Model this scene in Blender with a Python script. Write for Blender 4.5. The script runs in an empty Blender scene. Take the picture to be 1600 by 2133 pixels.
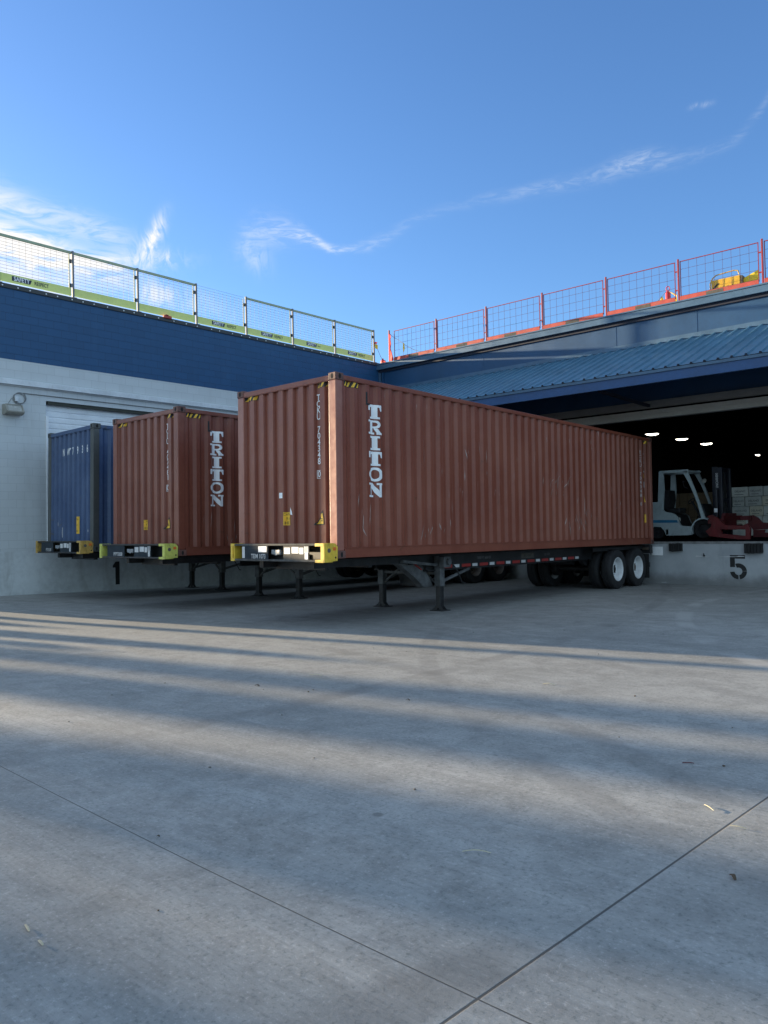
import bpy, bmesh, math, random
from mathutils import Vector, Matrix
R = math.radians
random.seed(7)
S = bpy.context.scene
COL = S.collection

# ------------------------------------------------------------------ camera
cam = bpy.data.objects.new('camera', bpy.data.cameras.new('camera'))
COL.objects.link(cam); S.camera = cam
CAM_YAW, CAM_PITCH, CAM_ROLL = 0.722723, 0.017744, -0.022816
fw = Vector((-math.sin(CAM_YAW)*math.cos(CAM_PITCH), math.cos(CAM_YAW)*math.cos(CAM_PITCH), math.sin(CAM_PITCH)))
rt = Vector((math.cos(CAM_YAW), math.sin(CAM_YAW), 0)); up = rt.cross(fw)
r2 = rt*math.cos(CAM_ROLL)+up*math.sin(CAM_ROLL); u2 = -rt*math.sin(CAM_ROLL)+up*math.cos(CAM_ROLL)
cam.matrix_world = Matrix(((r2.x, u2.x, -fw.x, 8.3567), (r2.y, u2.y, -fw.y, -8.3771), (r2.z, u2.z, -fw.z, 1.5825), (0, 0, 0, 1)))
cam.data.sensor_fit = 'HORIZONTAL'; cam.data.sensor_width = 36.0
cam.data.lens = 36.0*1600.6/1600.0
cam.data.clip_start = 0.05; cam.data.clip_end = 3000

# ------------------------------------------------------------------ world, sun, exposure
SUN_EL, SUN_AZ = 7.5, 192.5            # azimuth of the direction TO the sun, counter-clockwise from +X
S.view_settings.view_transform = 'Standard'; S.view_settings.look = 'None'
S.view_settings.gamma = 1; S.view_settings.exposure = 1.76; S.view_settings.use_curve_mapping = False
sd = Vector((math.cos(R(SUN_AZ))*math.cos(R(SUN_EL)), math.sin(R(SUN_AZ))*math.cos(R(SUN_EL)), math.sin(R(SUN_EL))))
sun = bpy.data.objects.new('sun', bpy.data.lights.new('sun', 'SUN'))
COL.objects.link(sun); sun.data.energy = 5.0; sun.data.angle = R(0.55); sun.data.color = (1.0, 0.80, 0.53)
sun.rotation_euler = sd.to_track_quat('Z', 'Y').to_euler()

class NT:
    """tiny helper round a node tree"""
    def __init__(s, t): s.t = t; s.l = t.links
    def n(s, typ, ins=None, **at):
        nd = s.t.nodes.new('ShaderNode'+typ)
        for k, v in at.items(): setattr(nd, k, v)
        for k, v in (ins or {}).items():
            sk = nd.inputs[k]
            if hasattr(v, 'is_output'): s.l.new(v, sk)
            else: sk.default_value = v
        return nd
    def m(s, op, a, b=0.0, c=0.0, clamp=False):
        nd = s.n('Math', {0: a, 1: b, 2: c}, operation=op); nd.use_clamp = clamp
        return nd.outputs[0]
    def mix(s, f, a, b, bl='MIX'):
        nd = s.n('MixRGB', {0: f, 1: a, 2: b}, blend_type=bl); return nd.outputs[0]
    def ramp(s, f, lo, hi):
        nd = s.n('MapRange', {0: f, 1: lo, 2: hi}); nd.clamp = True; nd.interpolation_type = 'SMOOTHSTEP'
        return nd.outputs[0]
    def noise(s, vec, scale, detail=4, rough=0.55, dist=0.0):
        return s.n('TexNoise', {'Vector': vec, 'Scale': scale, 'Detail': detail, 'Roughness': rough, 'Distortion': dist}).outputs[0]
    def mapv(s, vec, sc=(1, 1, 1), loc=(0, 0, 0), rot=(0, 0, 0)):
        return s.n('Mapping', {'Vector': vec, 'Scale': sc, 'Location': loc, 'Rotation': rot}).outputs[0]

W = bpy.data.worlds.new('World'); S.world = W; W.use_nodes = True
w = NT(W.node_tree); W.node_tree.nodes.clear()
sky = w.n('TexSky'); sky.sky_type = 'NISHITA'; sky.sun_disc = False
sky.sun_elevation = R(SUN_EL); sky.sun_rotation = R(90-SUN_AZ)
sky.altitude = 200; sky.air_density = 1.0; sky.dust_density = 0.6; sky.ozone_density = 3.7
tc = w.n('TexCoord').outputs['Generated']
sp = w.n('SeparateXYZ', {0: tc})
az = w.m('MULTIPLY', w.m('ARCTAN2', sp.outputs[0], sp.outputs[1]), 57.29578)
el = w.m('MULTIPLY', w.m('ARCSINE', sp.outputs[2]), 57.29578)
def fcurve(x, pts):
    nd = w.n('FloatCurve', {1: x}); c = nd.mapping.curves[0]
    while len(c.points) > 2: c.points.remove(c.points[1])
    c.points[0].location = pts[0]; c.points[1].location = pts[-1]
    for p in pts[1:-1]: c.points.new(*p)
    nd.mapping.update(); return nd.outputs[0]
A0, A1 = -72.0, -4.0
na = w.n('MapRange', {0: az, 1: A0, 2: A1}).outputs[0]
fil = [(-72, 18), (-54, 19.3), (-52, 20.0), (-50.9, 20.75), (-49, 21.1), (-47.75, 21.0), (-46.3, 20.65), (-44.6, 19.95), (-42.8, 20.05),
       (-40.9, 20.6), (-37.3, 22.2), (-33.5, 22.7), (-30.5, 23.05), (-26.7, 23.4), (-22, 23.9), (-19.6, 23.7), (-17.1, 23.9), (-15, 25.0), (-13, 27.0), (-4, 29.5)]
cel = w.m('ADD', w.m('MULTIPLY', fcurve(na, [((a-A0)/(A1-A0), (e-15)/15) for a, e in fil]), 15.0), 15.0)
inten = fcurve(na, [((a-A0)/(A1-A0), i) for a, i in [(-72, 0), (-53, 0), (-51, .30), (-48, .42), (-46, .68), (-44.3, .62), (-42.5, .34), (-40, .16), (-36, .08), (-32, .15), (-29, .22), (-26, .17), (-22, .40), (-20, .16), (-17, .10), (-14.5, .12), (-12, .02), (-4, 0)]])
wid = w.m('MULTIPLY', fcurve(na, [((a-A0)/(A1-A0), i) for a, i in [(-72, .3), (-52, .5), (-49, .42), (-46, .16), (-44, .1), (-41, .18), (-36, .16), (-30, .17), (-22, .24), (-17, .16), (-4, .2)]]), 2.2)
vec = w.n('CombineXYZ', {0: az, 1: el, 2: 0.0}).outputs[0]
wob = w.noise(w.mapv(vec, (.25, .25, 1)), 1.0, 3)
dl = w.m('SUBTRACT', w.m('SUBTRACT', el, cel), w.m('MULTIPLY', w.m('SUBTRACT', wob, .5), .7))
q = w.m('DIVIDE', dl, wid); g = w.m('EXPONENT', w.m('MULTIPLY', w.m('MULTIPLY', q, q), -1.0))
fib = w.ramp(w.noise(w.mapv(vec, (.35, 1.5, 1), rot=(0, 0, R(-25))), 1.6, 7, .62, 1.2), .36, .68)
c1 = w.m('MULTIPLY', w.m('MULTIPLY', g, inten), w.m('ADD', w.m('MULTIPLY', fib, .85), .15))
# left-hand cirrus wisps
def blob(a, e, sa, se, rot=0.0):
    x = w.m('SUBTRACT', az, a); y = w.m('SUBTRACT', el, e); c, s_ = math.cos(R(rot)), math.sin(R(rot))
    X = w.m('DIVIDE', w.m('ADD', w.m('MULTIPLY', x, c), w.m('MULTIPLY', y, s_)), sa)
    Y = w.m('DIVIDE', w.m('SUBTRACT', w.m('MULTIPLY', y, c), w.m('MULTIPLY', x, s_)), se)
    return w.m('EXPONENT', w.m('MULTIPLY', w.m('ADD', w.m('MULTIPLY', X, X), w.m('MULTIPLY', Y, Y)), -1.0))
def add(*a):
    r = a[0]
    for b in a[1:]: r = w.m('ADD', r, b)
    return r
def mul(a, k): return w.m('MULTIPLY', a, k)
bl = add(mul(blob(-67.5, 19.2, 4.6, .85, -10), 1.25), mul(blob(-61.5, 18.3, 4.0, .55, 6), .85), mul(blob(-66, 16.8, 5.5, 1.1, -14), .5), mul(blob(-57.8, 20.3, .45, 1.3, -28), 1.0),
         mul(blob(-56.6, 19.1, .55, .35, 25), .55), mul(blob(-68, 21.6, 3.4, .9, -20), .42), mul(blob(-62, 20.4, 4.0, .8, -14), .32),
         mul(blob(-60, 17.2, 7.0, .8, -12), .35), mul(blob(-57.5, 16.3, 1.2, .8, 0), .35), mul(blob(-50.5, 19.4, 1.1, .8, -45), .3), mul(blob(-18.2, 26.5, .55, .16, 0), .35))
f2a = w.ramp(w.noise(w.mapv(vec, (1.1, .55, 1), rot=(0, 0, R(24))), .95, 8, .62, 1.4), .34, .66)
f2b = w.ramp(w.noise(w.mapv(vec, (.34, 1.5, 1), rot=(0, 0, R(10))), 1.0, 8, .6, 1.0), .30, .62)
f2 = w.mix(w.ramp(az, -60.5, -58.5), f2b, f2a)
c2 = mul(bl, w.m('ADD', mul(f2, 1.25), .12))
cl = w.m('ADD', c1, c2, clamp=True)
cloudcol = w.mix(w.ramp(az, -70, -40), (3.4, 3.25, 3.05, 1), (2.5, 2.75, 3.1, 1))
# unseen, added to lift the shade: veil overhead and behind the viewer
back = w.m('SUBTRACT', 0.0, w.m('ADD', w.m('MULTIPLY', sp.outputs[0], -.66), w.m('MULTIPLY', sp.outputs[1], .75)))
fill_veil = w.m('MAXIMUM', w.m('MULTIPLY', w.ramp(el, 36, 60), .6), w.m('MULTIPLY', w.m('MULTIPLY', w.ramp(back, -.25, .3), w.ramp(el, 1, 12)), 1.0))
fill_veil = w.m('MULTIPLY', fill_veil, w.m('ADD', w.m('MULTIPLY', w.noise(w.mapv(tc, (3, 3, 3)), 1.0, 6, .6, .5), .6), .35), clamp=True)
sky0 = w.mix(1.0, sky.outputs[0], (.97, .975, 1.085, 1), 'MULTIPLY')      # camera white balance of a late-day sky
sky1 = w.mix(fill_veil, sky0, (2.55, 3.25, 3.65, 1))
skyc = w.mix(mul(cl, .95), sky1, cloudcol)
bg = w.n('Background', {'Color': skyc, 'Strength': 0.10})
w.l.new(bg.outputs[0], w.n('OutputWorld').inputs[0])

# ------------------------------------------------------------------ helpers
class MB:
    """collects shapes, builds ONE mesh object"""
    def __init__(s): s.v = []; s.f = []; s.mi = []; s.cur = 0; s.sm = []
    def add(s, vs, fs, smooth=False):
        o = len(s.v); s.v += [tuple(p) for p in vs]
        for f in fs: s.f.append([o+i for i in f]); s.mi.append(s.cur); s.sm.append(smooth)
        return s
    def box(s, x0, x1, y0, y1, z0, z1):
        return s.add([(x, y, z) for z in (z0, z1) for y in (y0, y1) for x in (x0, x1)],
                     [(0, 2, 3, 1), (4, 5, 7, 6), (0, 1, 5, 4), (2, 6, 7, 3), (0, 4, 6, 2), (1, 3, 7, 5)])
    def bbox(s, x0, x1, y0, y1, z0, z1, b=.01):
        """box with all edges chamfered"""
        bm = bmesh.new(); bmesh.ops.create_cube(bm, size=1)
        for v in bm.verts: v.co = Vector(((x0+x1)/2+v.co.x*(x1-x0), (y0+y1)/2+v.co.y*(y1-y0), (z0+z1)/2+v.co.z*(z1-z0)))
        bmesh.ops.bevel(bm, geom=bm.edges[:], offset=b, segments=2, affect='EDGES', profile=.5)
        return s.frombm(bm)
    def frombm(s, bm, mat=None):
        bm.verts.index_update()
        s.add([(mat @ v.co if mat else v.co) for v in bm.verts], [[v.index for v in f.verts] for f in bm.faces]); bm.free(); return s
    def cyl(s, a, b, r, n=12, r1=None, cap=True):
        a, b = Vector(a), Vector(b); d = (b-a).normalized(); t = d.orthogonal().normalized(); u = d.cross(t); r1 = r if r1 is None else r1
        vs = []; 
        for k in range(n):
            c, q = math.cos(2*math.pi*k/n), math.sin(2*math.pi*k/n)
            vs.append(a+(t*c+u*q)*r); vs.append(b+(t*c+u*q)*r1)
        s.add(vs, [(2*k, 2*((k+1) % n), 2*((k+1) % n)+1, 2*k+1) for k in range(n)], True)
        if cap:
            o = len(s.v)-2*n
            s.f += [[o+2*k for k in range(n)][::-1], [o+2*k+1 for k in range(n)]]; s.mi += [s.cur]*2; s.sm += [False]*2
        return s
    def bar(s, a, b, wx, wy, upv=(0, 0, 1)):
        """square bar between two points"""
        a, b = Vector(a), Vector(b); d = (b-a).normalized(); t = d.cross(Vector(upv))
        t = (t if t.length > 1e-4 else d.cross(Vector((1, 0, 0)))).normalized(); u = t.cross(d).normalized()
        vs = [p+t*i*wx/2+u*j*wy/2 for p in (a, b) for j in (-1, 1) for i in (-1, 1)]
        return s.add(vs, [(0, 2, 3, 1), (4, 5, 7, 6), (0, 1, 5, 4), (2, 6, 7, 3), (0, 4, 6, 2), (1, 3, 7, 5)])
    def tube(s, pts, r, n=8):
        for a, b in zip(pts, pts[1:]): s.cyl(a, b, r, n)
        return s
    def prism(s, poly, y0, y1, ax='y'):
        """polygon (u,z) pulled along an axis"""
        n = len(poly)
        P = (lambda u, z, d: (u, d, z)) if ax == 'y' else ((lambda u, z, d: (d, u, z)) if ax == 'x' else (lambda u, z, d: (u, z, d)))
        vs = [P(u, z, y0) for u, z in poly]+[P(u, z, y1) for u, z in poly]
        bm = bmesh.new(); bv = [bm.verts.new(v) for v in vs]
        fs = [bm.faces.new(bv[:n]), bm.faces.new(bv[n:])]
        for k in range(n): bm.faces.new((bv[k], bv[(k+1) % n], bv[n+(k+1) % n], bv[n+k]))
        bm.normal_update(); bmesh.ops.triangulate(bm, faces=fs); bmesh.ops.recalc_face_normals(bm, faces=bm.faces[:])
        return s.frombm(bm)
    def lathe(s, prof, c, ax, n=40):
        """profile (radius, offset along axis ax) turned round centre c; axis 'x','y' or 'z'"""
        c = Vector(c); D = {'x': (Vector((1, 0, 0)), Vector((0, 1, 0)), Vector((0, 0, 1))), 'y': (Vector((0, 1, 0)), Vector((1, 0, 0)), Vector((0, 0, 1))), 'z': (Vector((0, 0, 1)), Vector((1, 0, 0)), Vector((0, 1, 0)))}[ax]
        m = len(prof); vs = []
        for k in range(n):
            a = 2*math.pi*k/n
            for r, o in prof: vs.append(c+D[0]*o+(D[1]*math.cos(a)+D[2]*math.sin(a))*r)
        s.add(vs, [(k*m+j, ((k+1) % n)*m+j, ((k+1) % n)*m+j+1, k*m+j+1) for k in range(n) for j in range(m-1)], True)
        return s
    def build(s, name, mats, parent=None, loc=None, rot=None, fix=True, sharp=35):
        me = bpy.data.meshes.new(name); me.from_pydata(s.v, [], s.f)
        if not isinstance(mats, (list, tuple)): mats = [mats]
        for m in mats: me.materials.append(m)
        me.polygons.foreach_set('material_index', s.mi); me.polygons.foreach_set('use_smooth', s.sm)
        if fix:
            bm = bmesh.new(); bm.from_mesh(me); bmesh.ops.recalc_face_normals(bm, faces=bm.faces[:]); bm.to_mesh(me); bm.free()
        if any(s.sm): me.set_sharp_from_angle(angle=R(sharp))
        me.update(); o = bpy.data.objects.new(name, me); COL.objects.link(o)
        if parent: o.parent = parent
        if loc: o.location = loc
        if rot: o.rotation_euler = rot
        return o

def tag(o, label=None, cat=None, group=None, kind=None):
    if label: o['label'] = label
    if cat: o['category'] = cat
    if group: o['group'] = group
    if kind: o['kind'] = kind
    return o
def thing(name, label, cat, loc=(0, 0, 0), rot=(0, 0, 0), group=None):
    o = bpy.data.objects.new(name, None); COL.objects.link(o); o.location = loc; o.rotation_euler = rot
    o.empty_display_size = .2
    return tag(o, label, cat, group)
def copy_tree(o, parent=None):
    c = o.copy(); COL.objects.link(c)
    if parent: c.parent = parent
    for ch in list(o.children): copy_tree(ch, c)
    return c

# ------------------------------------------------------------------ materials
def newmat(name):
    m = bpy.data.materials.new(name); m.use_nodes = True; m.node_tree.nodes.clear()
    t = NT(m.node_tree); b = t.n('BsdfPrincipled'); t.l.new(b.outputs[0], t.n('OutputMaterial').inputs[0])
    return m, t, b
def obco(t): return t.n('TexCoord').outputs['Object']
def paint(name, col, rough=.5, var=.12, scale=2.0, metal=0.0, bump=0.0, bscale=60, grime=None, gamt=.35, spec=.5):
    """plain surface with worn, uneven colour"""
    m, t, b = newmat(name); co = obco(t)
    n1 = t.noise(co, scale, 6, .6); n2 = t.noise(co, scale*9, 3)
    f = t.m('ADD', t.m('MULTIPLY', n1, .7), t.m('MULTIPLY', n2, .3))
    lo = tuple(max(0, c*(1-2*var)) for c in col)+(1,); hi = tuple(min(1, c*(1+2*var)) for c in col)+(1,)
    c = t.mix(t.ramp(f, .3, .7), lo, hi)
    if grime:
        c = t.mix(t.m('MULTIPLY', t.ramp(t.noise(t.mapv(co, (1, 1, .35)), scale*1.7, 7, .65, .6), .5, .74), gamt), c, tuple(grime)+(1,))
    t.l.new(c, b.inputs['Base Color'])
    t.l.new(t.m('ADD', t.m('MULTIPLY', n1, .25), rough-.12, clamp=True), b.inputs['Roughness'])
    b.inputs['Metallic'].default_value = metal; b.inputs['Specular IOR Level'].default_value = spec
    if bump:
        t.l.new(t.n('Bump', {'Strength': bump, 'Distance': .01, 'Height': t.noise(co, bscale, 3)}).outputs[0], b.inputs['Normal'])
    return m
def container_paint(name, col, faded, rust=(.10, .045, .025), ramt=.5):
    m, t, b = newmat(name); co = obco(t)
    big = t.noise(co, .7, 5, .6); fine = t.noise(co, 14, 4, .6)
    c = t.mix(t.ramp(t.m('ADD', t.m('MULTIPLY', big, .75), t.m('MULTIPLY', fine, .25)), .3, .7), tuple(col)+(1,), tuple(faded)+(1,))
    streak = t.noise(t.mapv(co, (9, 9, .35)), 1.0, 5, .6)                    # rain streaks running down
    c = t.mix(t.m('MULTIPLY', t.ramp(streak, .55, .8), .35), c, tuple(x*.6 for x in col)+(1,))
    scr = t.ramp(t.noise(t.mapv(co, (26, 26, 2.2)), 1.0, 3, .5, .4), .66, .72)   # pale scrapes in a few zones
    zone = t.ramp(t.noise(t.mapv(co, (.55, .55, .9), loc=(3.1, 1.7, .4)), 1.0, 3), .52, .64)
    c = t.mix(t.m('MULTIPLY', t.m('MULTIPLY', scr, zone), .75), c, (.50, .43, .40, 1))
    rs = t.m('MULTIPLY', t.ramp(t.noise(t.mapv(co, (16, 16, .8), loc=(1, 5, 2)), 1.0, 4, .6), .64, .76), t.ramp(t.noise(t.mapv(co, (.8, .8, .6), loc=(7, 2, 9)), 1.0, 3), .48, .62))
    c = t.mix(t.m('MULTIPLY', rs, .7), c, (.085, .036, .022, 1))
    ru = t.ramp(t.noise(co, 3.2, 9, .72, .5), .60, .72)
    c = t.mix(t.m('MULTIPLY', ru, ramt), c, tuple(rust)+(1,))
    t.l.new(c, b.inputs['Base Color']); t.l.new(t.m('ADD', t.m('MULTIPLY', fine, .25), .24), b.inputs['Roughness'])
    b.inputs['Specular IOR Level'].default_value = .4
    dent = t.noise(co, 1.6, 3)
    t.l.new(t.n('Bump', {'Strength': .42, 'Distance': .05, 'Height': dent}).outputs[0], b.inputs['Normal'])
    return m
def block_wall(name, col, axis='yz', rough=.7, dirty=(.25, .24, .22), damt=.3, depth=.5, mort=.62, c2=.86):
    """painted concrete block"""
    m, t, b = newmat(name); s_ = t.n('SeparateXYZ', {0: obco(t)})
    u, v = (s_.outputs[1], s_.outputs[2]) if axis == 'yz' else (s_.outputs[0], s_.outputs[2])
    uv = t.n('CombineXYZ', {0: u, 1: v, 2: 0.0}).outputs[0]
    br = t.n('TexBrick', {'Vector': uv, 'Color1': (1, 1, 1, 1), 'Color2': (c2, c2, c2, 1), 'Mortar': (mort, mort, mort, 1), 'Scale': 1.0,
                          'Mortar Size': .0055, 'Mortar Smooth': .25, 'Bias': -.2, 'Brick Width': .406, 'Row Height': .203})
    co = obco(t); n1 = t.noise(co, .5, 6, .6); n2 = t.noise(co, 30, 4)
    c = t.mix(1.0, tuple(col)+(1,), br.outputs[0], 'MULTIPLY')
    c = t.mix(t.m('MULTIPLY', t.ramp(n1, .45, .75), .25), c, tuple(x*.72 for x in col)+(1,))
    c = t.mix(t.m('MULTIPLY', t.ramp(t.noise(t.mapv(co, (1, 1.6, .3)), 1.1, 7, .65), .52, .8), damt), c, tuple(dirty)+(1,))
    t.l.new(c, b.inputs['Base Color']); b.inputs['Roughness'].default_value = rough
    h = t.m('ADD', t.m('MULTIPLY', br.outputs[1], -1.0), t.m('MULTIPLY', n2, .35))
    t.l.new(t.n('Bump', {'Strength': depth, 'Distance': .008, 'Height': h}).outputs[0], b.inputs['Normal'])
    return m
def glow(name, col, st):
    m, t, b = newmat(name); b.inputs['Base Color'].default_value = tuple(col)+(1,)
    b.inputs['Emission Color'].default_value = tuple(col)+(1,); b.inputs['Emission Strength'].default_value = st
    return m

M = {}
M['red'] = container_paint('oxide_red_container_paint', (.200, .052, .031), (.265, .085, .052))
M['red2'] = container_paint('brown_container_paint', (.180, .050, .032), (.242, .083, .053))
M['redpost'] = container_paint('chalked_red_post_paint', (.30, .115, .085), (.38, .17, .13), (.12, .05, .03), .5)
M['blue'] = container_paint('faded_blue_container_paint', (.036, .072, .170), (.085, .130, .235), (.11, .085, .05), .75)
M['blue_post'] = container_paint('rusty_blue_post_paint', (.060, .066, .068), (.095, .10, .095), (.13, .085, .045), .7)
M['scrape'] = paint('bare_primer_scrape', (.42, .34, .31), .6, .15, 9)
M['casting'] = paint('casting_steel', (.135, .062, .050), .6, .25, 8, grime=(.05, .03, .025))
M['dark'] = paint('dark_hole', (.012, .011, .011), .9)
M['white'] = paint('white_vinyl', (.88, .89, .90), .5, .04, 6)
M['white2'] = paint('weathered_white_vinyl', (.58, .58, .58), .6, .08, 6)
M['yellow'] = paint('yellow_sticker', (.85, .50, .04), .5, .06, 9)
M['yelpaint'] = paint('chipped_yellow_paint', (.74, .50, .05), .45, .10, 7, grime=(.16, .11, .05), gamt=.6)
M['lime'] = paint('lime_paint', (.58, .60, .13), .45, .10, 7, grime=(.20, .19, .08), gamt=.6)
M['oldyel'] = paint('rusty_yellow_paint', (.52, .33, .08), .6, .15, 8, grime=(.08, .05, .03), gamt=.8)
M['ink'] = paint('black_ink', (.015, .015, .016), .6)
M['chassis'] = paint('chassis_black_steel', (.020, .020, .022), .5, .3, 5, grime=(.06, .05, .045))
M['leg'] = paint('weathered_leg_steel', (.105, .108, .110), .6, .25, 6, grime=(.05, .038, .03))
M['slate'] = paint('slate_grey_plate', (.034, .043, .052), .85, .12, 6, spec=.15)
M['greybar'] = paint('worn_grey_steel', (.20, .20, .20), .5, .2, 8, grime=(.09, .08, .07))
M['flange'] = paint('scuffed_black_flange', (.085, .085, .085), .8, .25, 8, grime=(.2, .19, .17), spec=.2)
M['rimdark'] = paint('dark_brown_wheel_rim', (.15, .125, .11), .55, .15, 6, grime=(.06, .045, .04))  # darker, browner rim colour for the two farther chassis
M['tanplate'] = paint('dusty_grey_plate', (.115, .105, .092), .85, .15, 7, spec=.15)
M['tyre'] = paint('tyre_rubber', (.016, .016, .018), .8, .25, 5, grime=(.045, .042, .04))
M['rim'] = paint('white_wheel_rim', (.66, .67, .68), .4, .06, 6, grime=(.2, .16, .12), gamt=.4)
M['hub'] = paint('rusty_hub', (.10, .075, .055), .6, .25, 12)
M['rubber'] = paint('black_rubber', (.014, .014, .015), .85, .25, 6, bump=.4)
M['reflred'] = paint('red_reflective_tape', (.42, .035, .03), .35, .05, 9)
M['reflwhite'] = paint('white_reflective_tape', (.70, .70, .70), .35, .05, 9)
M['orange'] = paint('orange_marker_lens', (.72, .18, .03), .3, .05, 9)
M['blockblue'] = block_wall('blue_painted_block', (.012, .076, .19), rough=.55, dirty=(.05, .13, .26), damt=.25, mort=.6, c2=.88)
M['blockwhite'] = block_wall('white_painted_block', (.58, .61, .62), dirty=(.40, .41, .40), damt=.4, depth=.22, mort=.82, c2=.94)
M['footing'] = paint('painted_concrete_footing', (.56, .59, .60), .75, .10, .9, bump=.25, bscale=30, grime=(.27, .27, .25), gamt=.5)
M['trimwhite'] = paint('white_painted_trim', (.66, .69, .71), .6, .06, 2, grime=(.34, .33, .31))
M['door'] = paint('white_rollup_steel', (.80, .83, .86), .4, .04, 2)
M['door_shade'] = paint('dark_olive_door_shade', (.05, .052, .042), .8, .1, 6)  # colour of the shadow strip at the top of the roll-up door
M['jamb'] = paint('pale_door_jamb', (.80, .82, .84), .5, .05, 3)
M['cap'] = paint('dark_bronze_flashing', (.040, .044, .046), .5, .1, 4)
M['flash'] = paint('white_roof_flashing', (.86, .87, .88), .5, .03, 3)
M['fasc'] = paint('blue_fascia_panel', (.010, .062, .155), .5, .08, .8, grime=(.03, .08, .15), gamt=.3)
M['trimblue'] = paint('slate_blue_roof_trim', (.060, .125, .21), .45, .08, 2)
M['canopy'] = paint('blue_standing_seam_metal', (.062, .155, .25), .36, .09, 1.0, grime=(.17, .25, .33), gamt=.45)
M['beam'] = paint('blue_canopy_beam', (.022, .075, .20), .5, .08, 1.5)
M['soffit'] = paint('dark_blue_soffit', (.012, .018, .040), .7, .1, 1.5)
M['header'] = paint('grey_header_panel', (.22, .23, .23), .5, .06, 2)
M['curtain'] = paint('grey_rollup_curtain', (.50, .51, .50), .45, .05, 2)
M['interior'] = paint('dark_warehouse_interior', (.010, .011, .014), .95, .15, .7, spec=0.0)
M['postgrey'] = paint('dull_grey_post', (.165, .175, .195), .5, .1, 7)
M['galv'] = paint('galvanised_post', (.26, .28, .30), .45, .1, 7)
M['railgreen'] = paint('yellow_green_board', (.70, .75, .24), .5, .05, 2, grime=(.58, .62, .24))
M['raildark'] = paint('olive_grey_rail', (.36, .42, .28), .5, .06, 4)
M['wire'] = paint('galvanised_wire', (.26, .29, .33), .45)
M['railred'] = paint('red_rail_steel', (.24, .020, .035), .45, .10, 5, grime=(.2, .06, .06))
M['boardred'] = paint('red_timber_board', (.42, .062, .045), .6, .10, 4, grime=(.30, .14, .11))
M['redwire'] = paint('dark_red_wire', (.10, .035, .075), .45)
M['navy'] = paint('navy_logo_panel', (.012, .018, .050), .5)
M['clothred'] = paint('red_flag_cloth', (.68, .025, .03), .7, .1, 9)
M['clothyel'] = paint('yellow_flag_cloth', (.80, .52, .03), .7, .1, 9)
M['rope'] = paint('grey_rope', (.22, .20, .21), .8)
M['genyel'] = paint('generator_yellow', (.62, .36, .03), .4, .08, 5)
M['boardyel'] = paint('bright_yellow_board', (.90, .64, .03), .5, .05, 4)
M['lampbeige'] = paint('lamp_housing_beige', (.30, .29, .25), .5, .1, 8)
M['lampglass'] = paint('dusty_lamp_glass', (.36, .36, .33), .25, .08, 10)
M['conduit'] = paint('grey_cable', (.20, .20, .20), .5)
M['forkwhite'] = paint('forklift_grey_white_paint', (.50, .58, .60), .4, .06, 3, grime=(.25, .26, .26))
M['forkblue'] = paint('blue_stripe', (.035, .22, .42), .4)
M['forkblack'] = paint('forklift_black_plastic', (.014, .015, .019), .6, .2, 5)
M['mast'] = paint('black_mast_steel', (.012, .014, .024), .4, .2, 6)
M['clamp'] = paint('worn_red_clamp_paint', (.155, .016, .018), .5, .15, 4, grime=(.15, .10, .09), gamt=.7)
M['clamp2'] = paint('dark_red_clamp_paint', (.10, .008, .011), .5, .15, 4)
M['carton'] = paint('pale_carton', (.72, .73, .68), .8, .06, 4)
M['kraft'] = paint('brown_carton', (.24, .165, .10), .8, .08, 4)
M['straw'] = paint('dry_straw', (.46, .42, .30), .8, .1, 30)
M['leaf'] = paint('brown_leaf', (.075, .050, .030), .8, .2, 30)
M['stone'] = paint('pebble', (.12, .115, .11), .8, .2, 40)
M['foliage'] = paint('dark_cypress_foliage', (.030, .052, .022), .8, .25, 3)
M['bark'] = paint('bark', (.10, .075, .055), .9, .2, 6)
M['lampglow'] = glow('high_bay_glow', (1.0, .95, .82), 6.0)
M['redsteel'] = paint('red_anchor_paint', (.55, .025, .04), .45, .08, 6)

# concrete apron
m, t, b = newmat('broom_finished_concrete'); M['concrete'] = m
co = obco(t); sx = t.n('SeparateXYZ', {0: co}); X, Y = sx.outputs[0], sx.outputs[1]
n_big = t.noise(co, .22, 5, .6); n_mid = t.noise(co, 2.3, 9, .72, .5); n_fine = t.noise(co, 42, 6, .78)
broom = t.noise(t.mapv(co, (3.0, 46, 1), rot=(0, 0, R(6))), 1.0, 4, .6)
smear = t.noise(t.mapv(co, (.5, 2.6, 1), rot=(0, 0, R(-8))), 1.0, 6, .65, .8)
c = t.mix(t.ramp(n_big, .3, .7), (.225, .225, .216, 1), (.312, .311, .300, 1))
c = t.mix(t.m('MULTIPLY', t.ramp(n_mid, .46, .66), .50), c, (.160, .160, .155, 1)); c = t.mix(t.m('MULTIPLY', t.ramp(n_mid, .47, .30), .40), c, (.42, .415, .40, 1))
c = t.mix(t.m('MULTIPLY', t.ramp(smear, .54, .74), .40), c, (.45, .445, .435, 1))
c = t.mix(t.m('MULTIPLY', t.ramp(smear, .46, .30), .36), c, (.150, .148, .145, 1))
n_m2 = t.noise(co, 7.5, 6, .7, .3); lon = t.noise(t.mapv(co, (.9, 11, 1), rot=(0, 0, R(9))), 1.0, 6, .7, .5)
c = t.mix(t.m('MULTIPLY', t.ramp(n_m2, .50, .64), .30), c, (.17, .166, .16, 1)); c = t.mix(t.m('MULTIPLY', t.ramp(n_m2, .46, .28), .22), c, (.42, .41, .40, 1))
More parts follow.
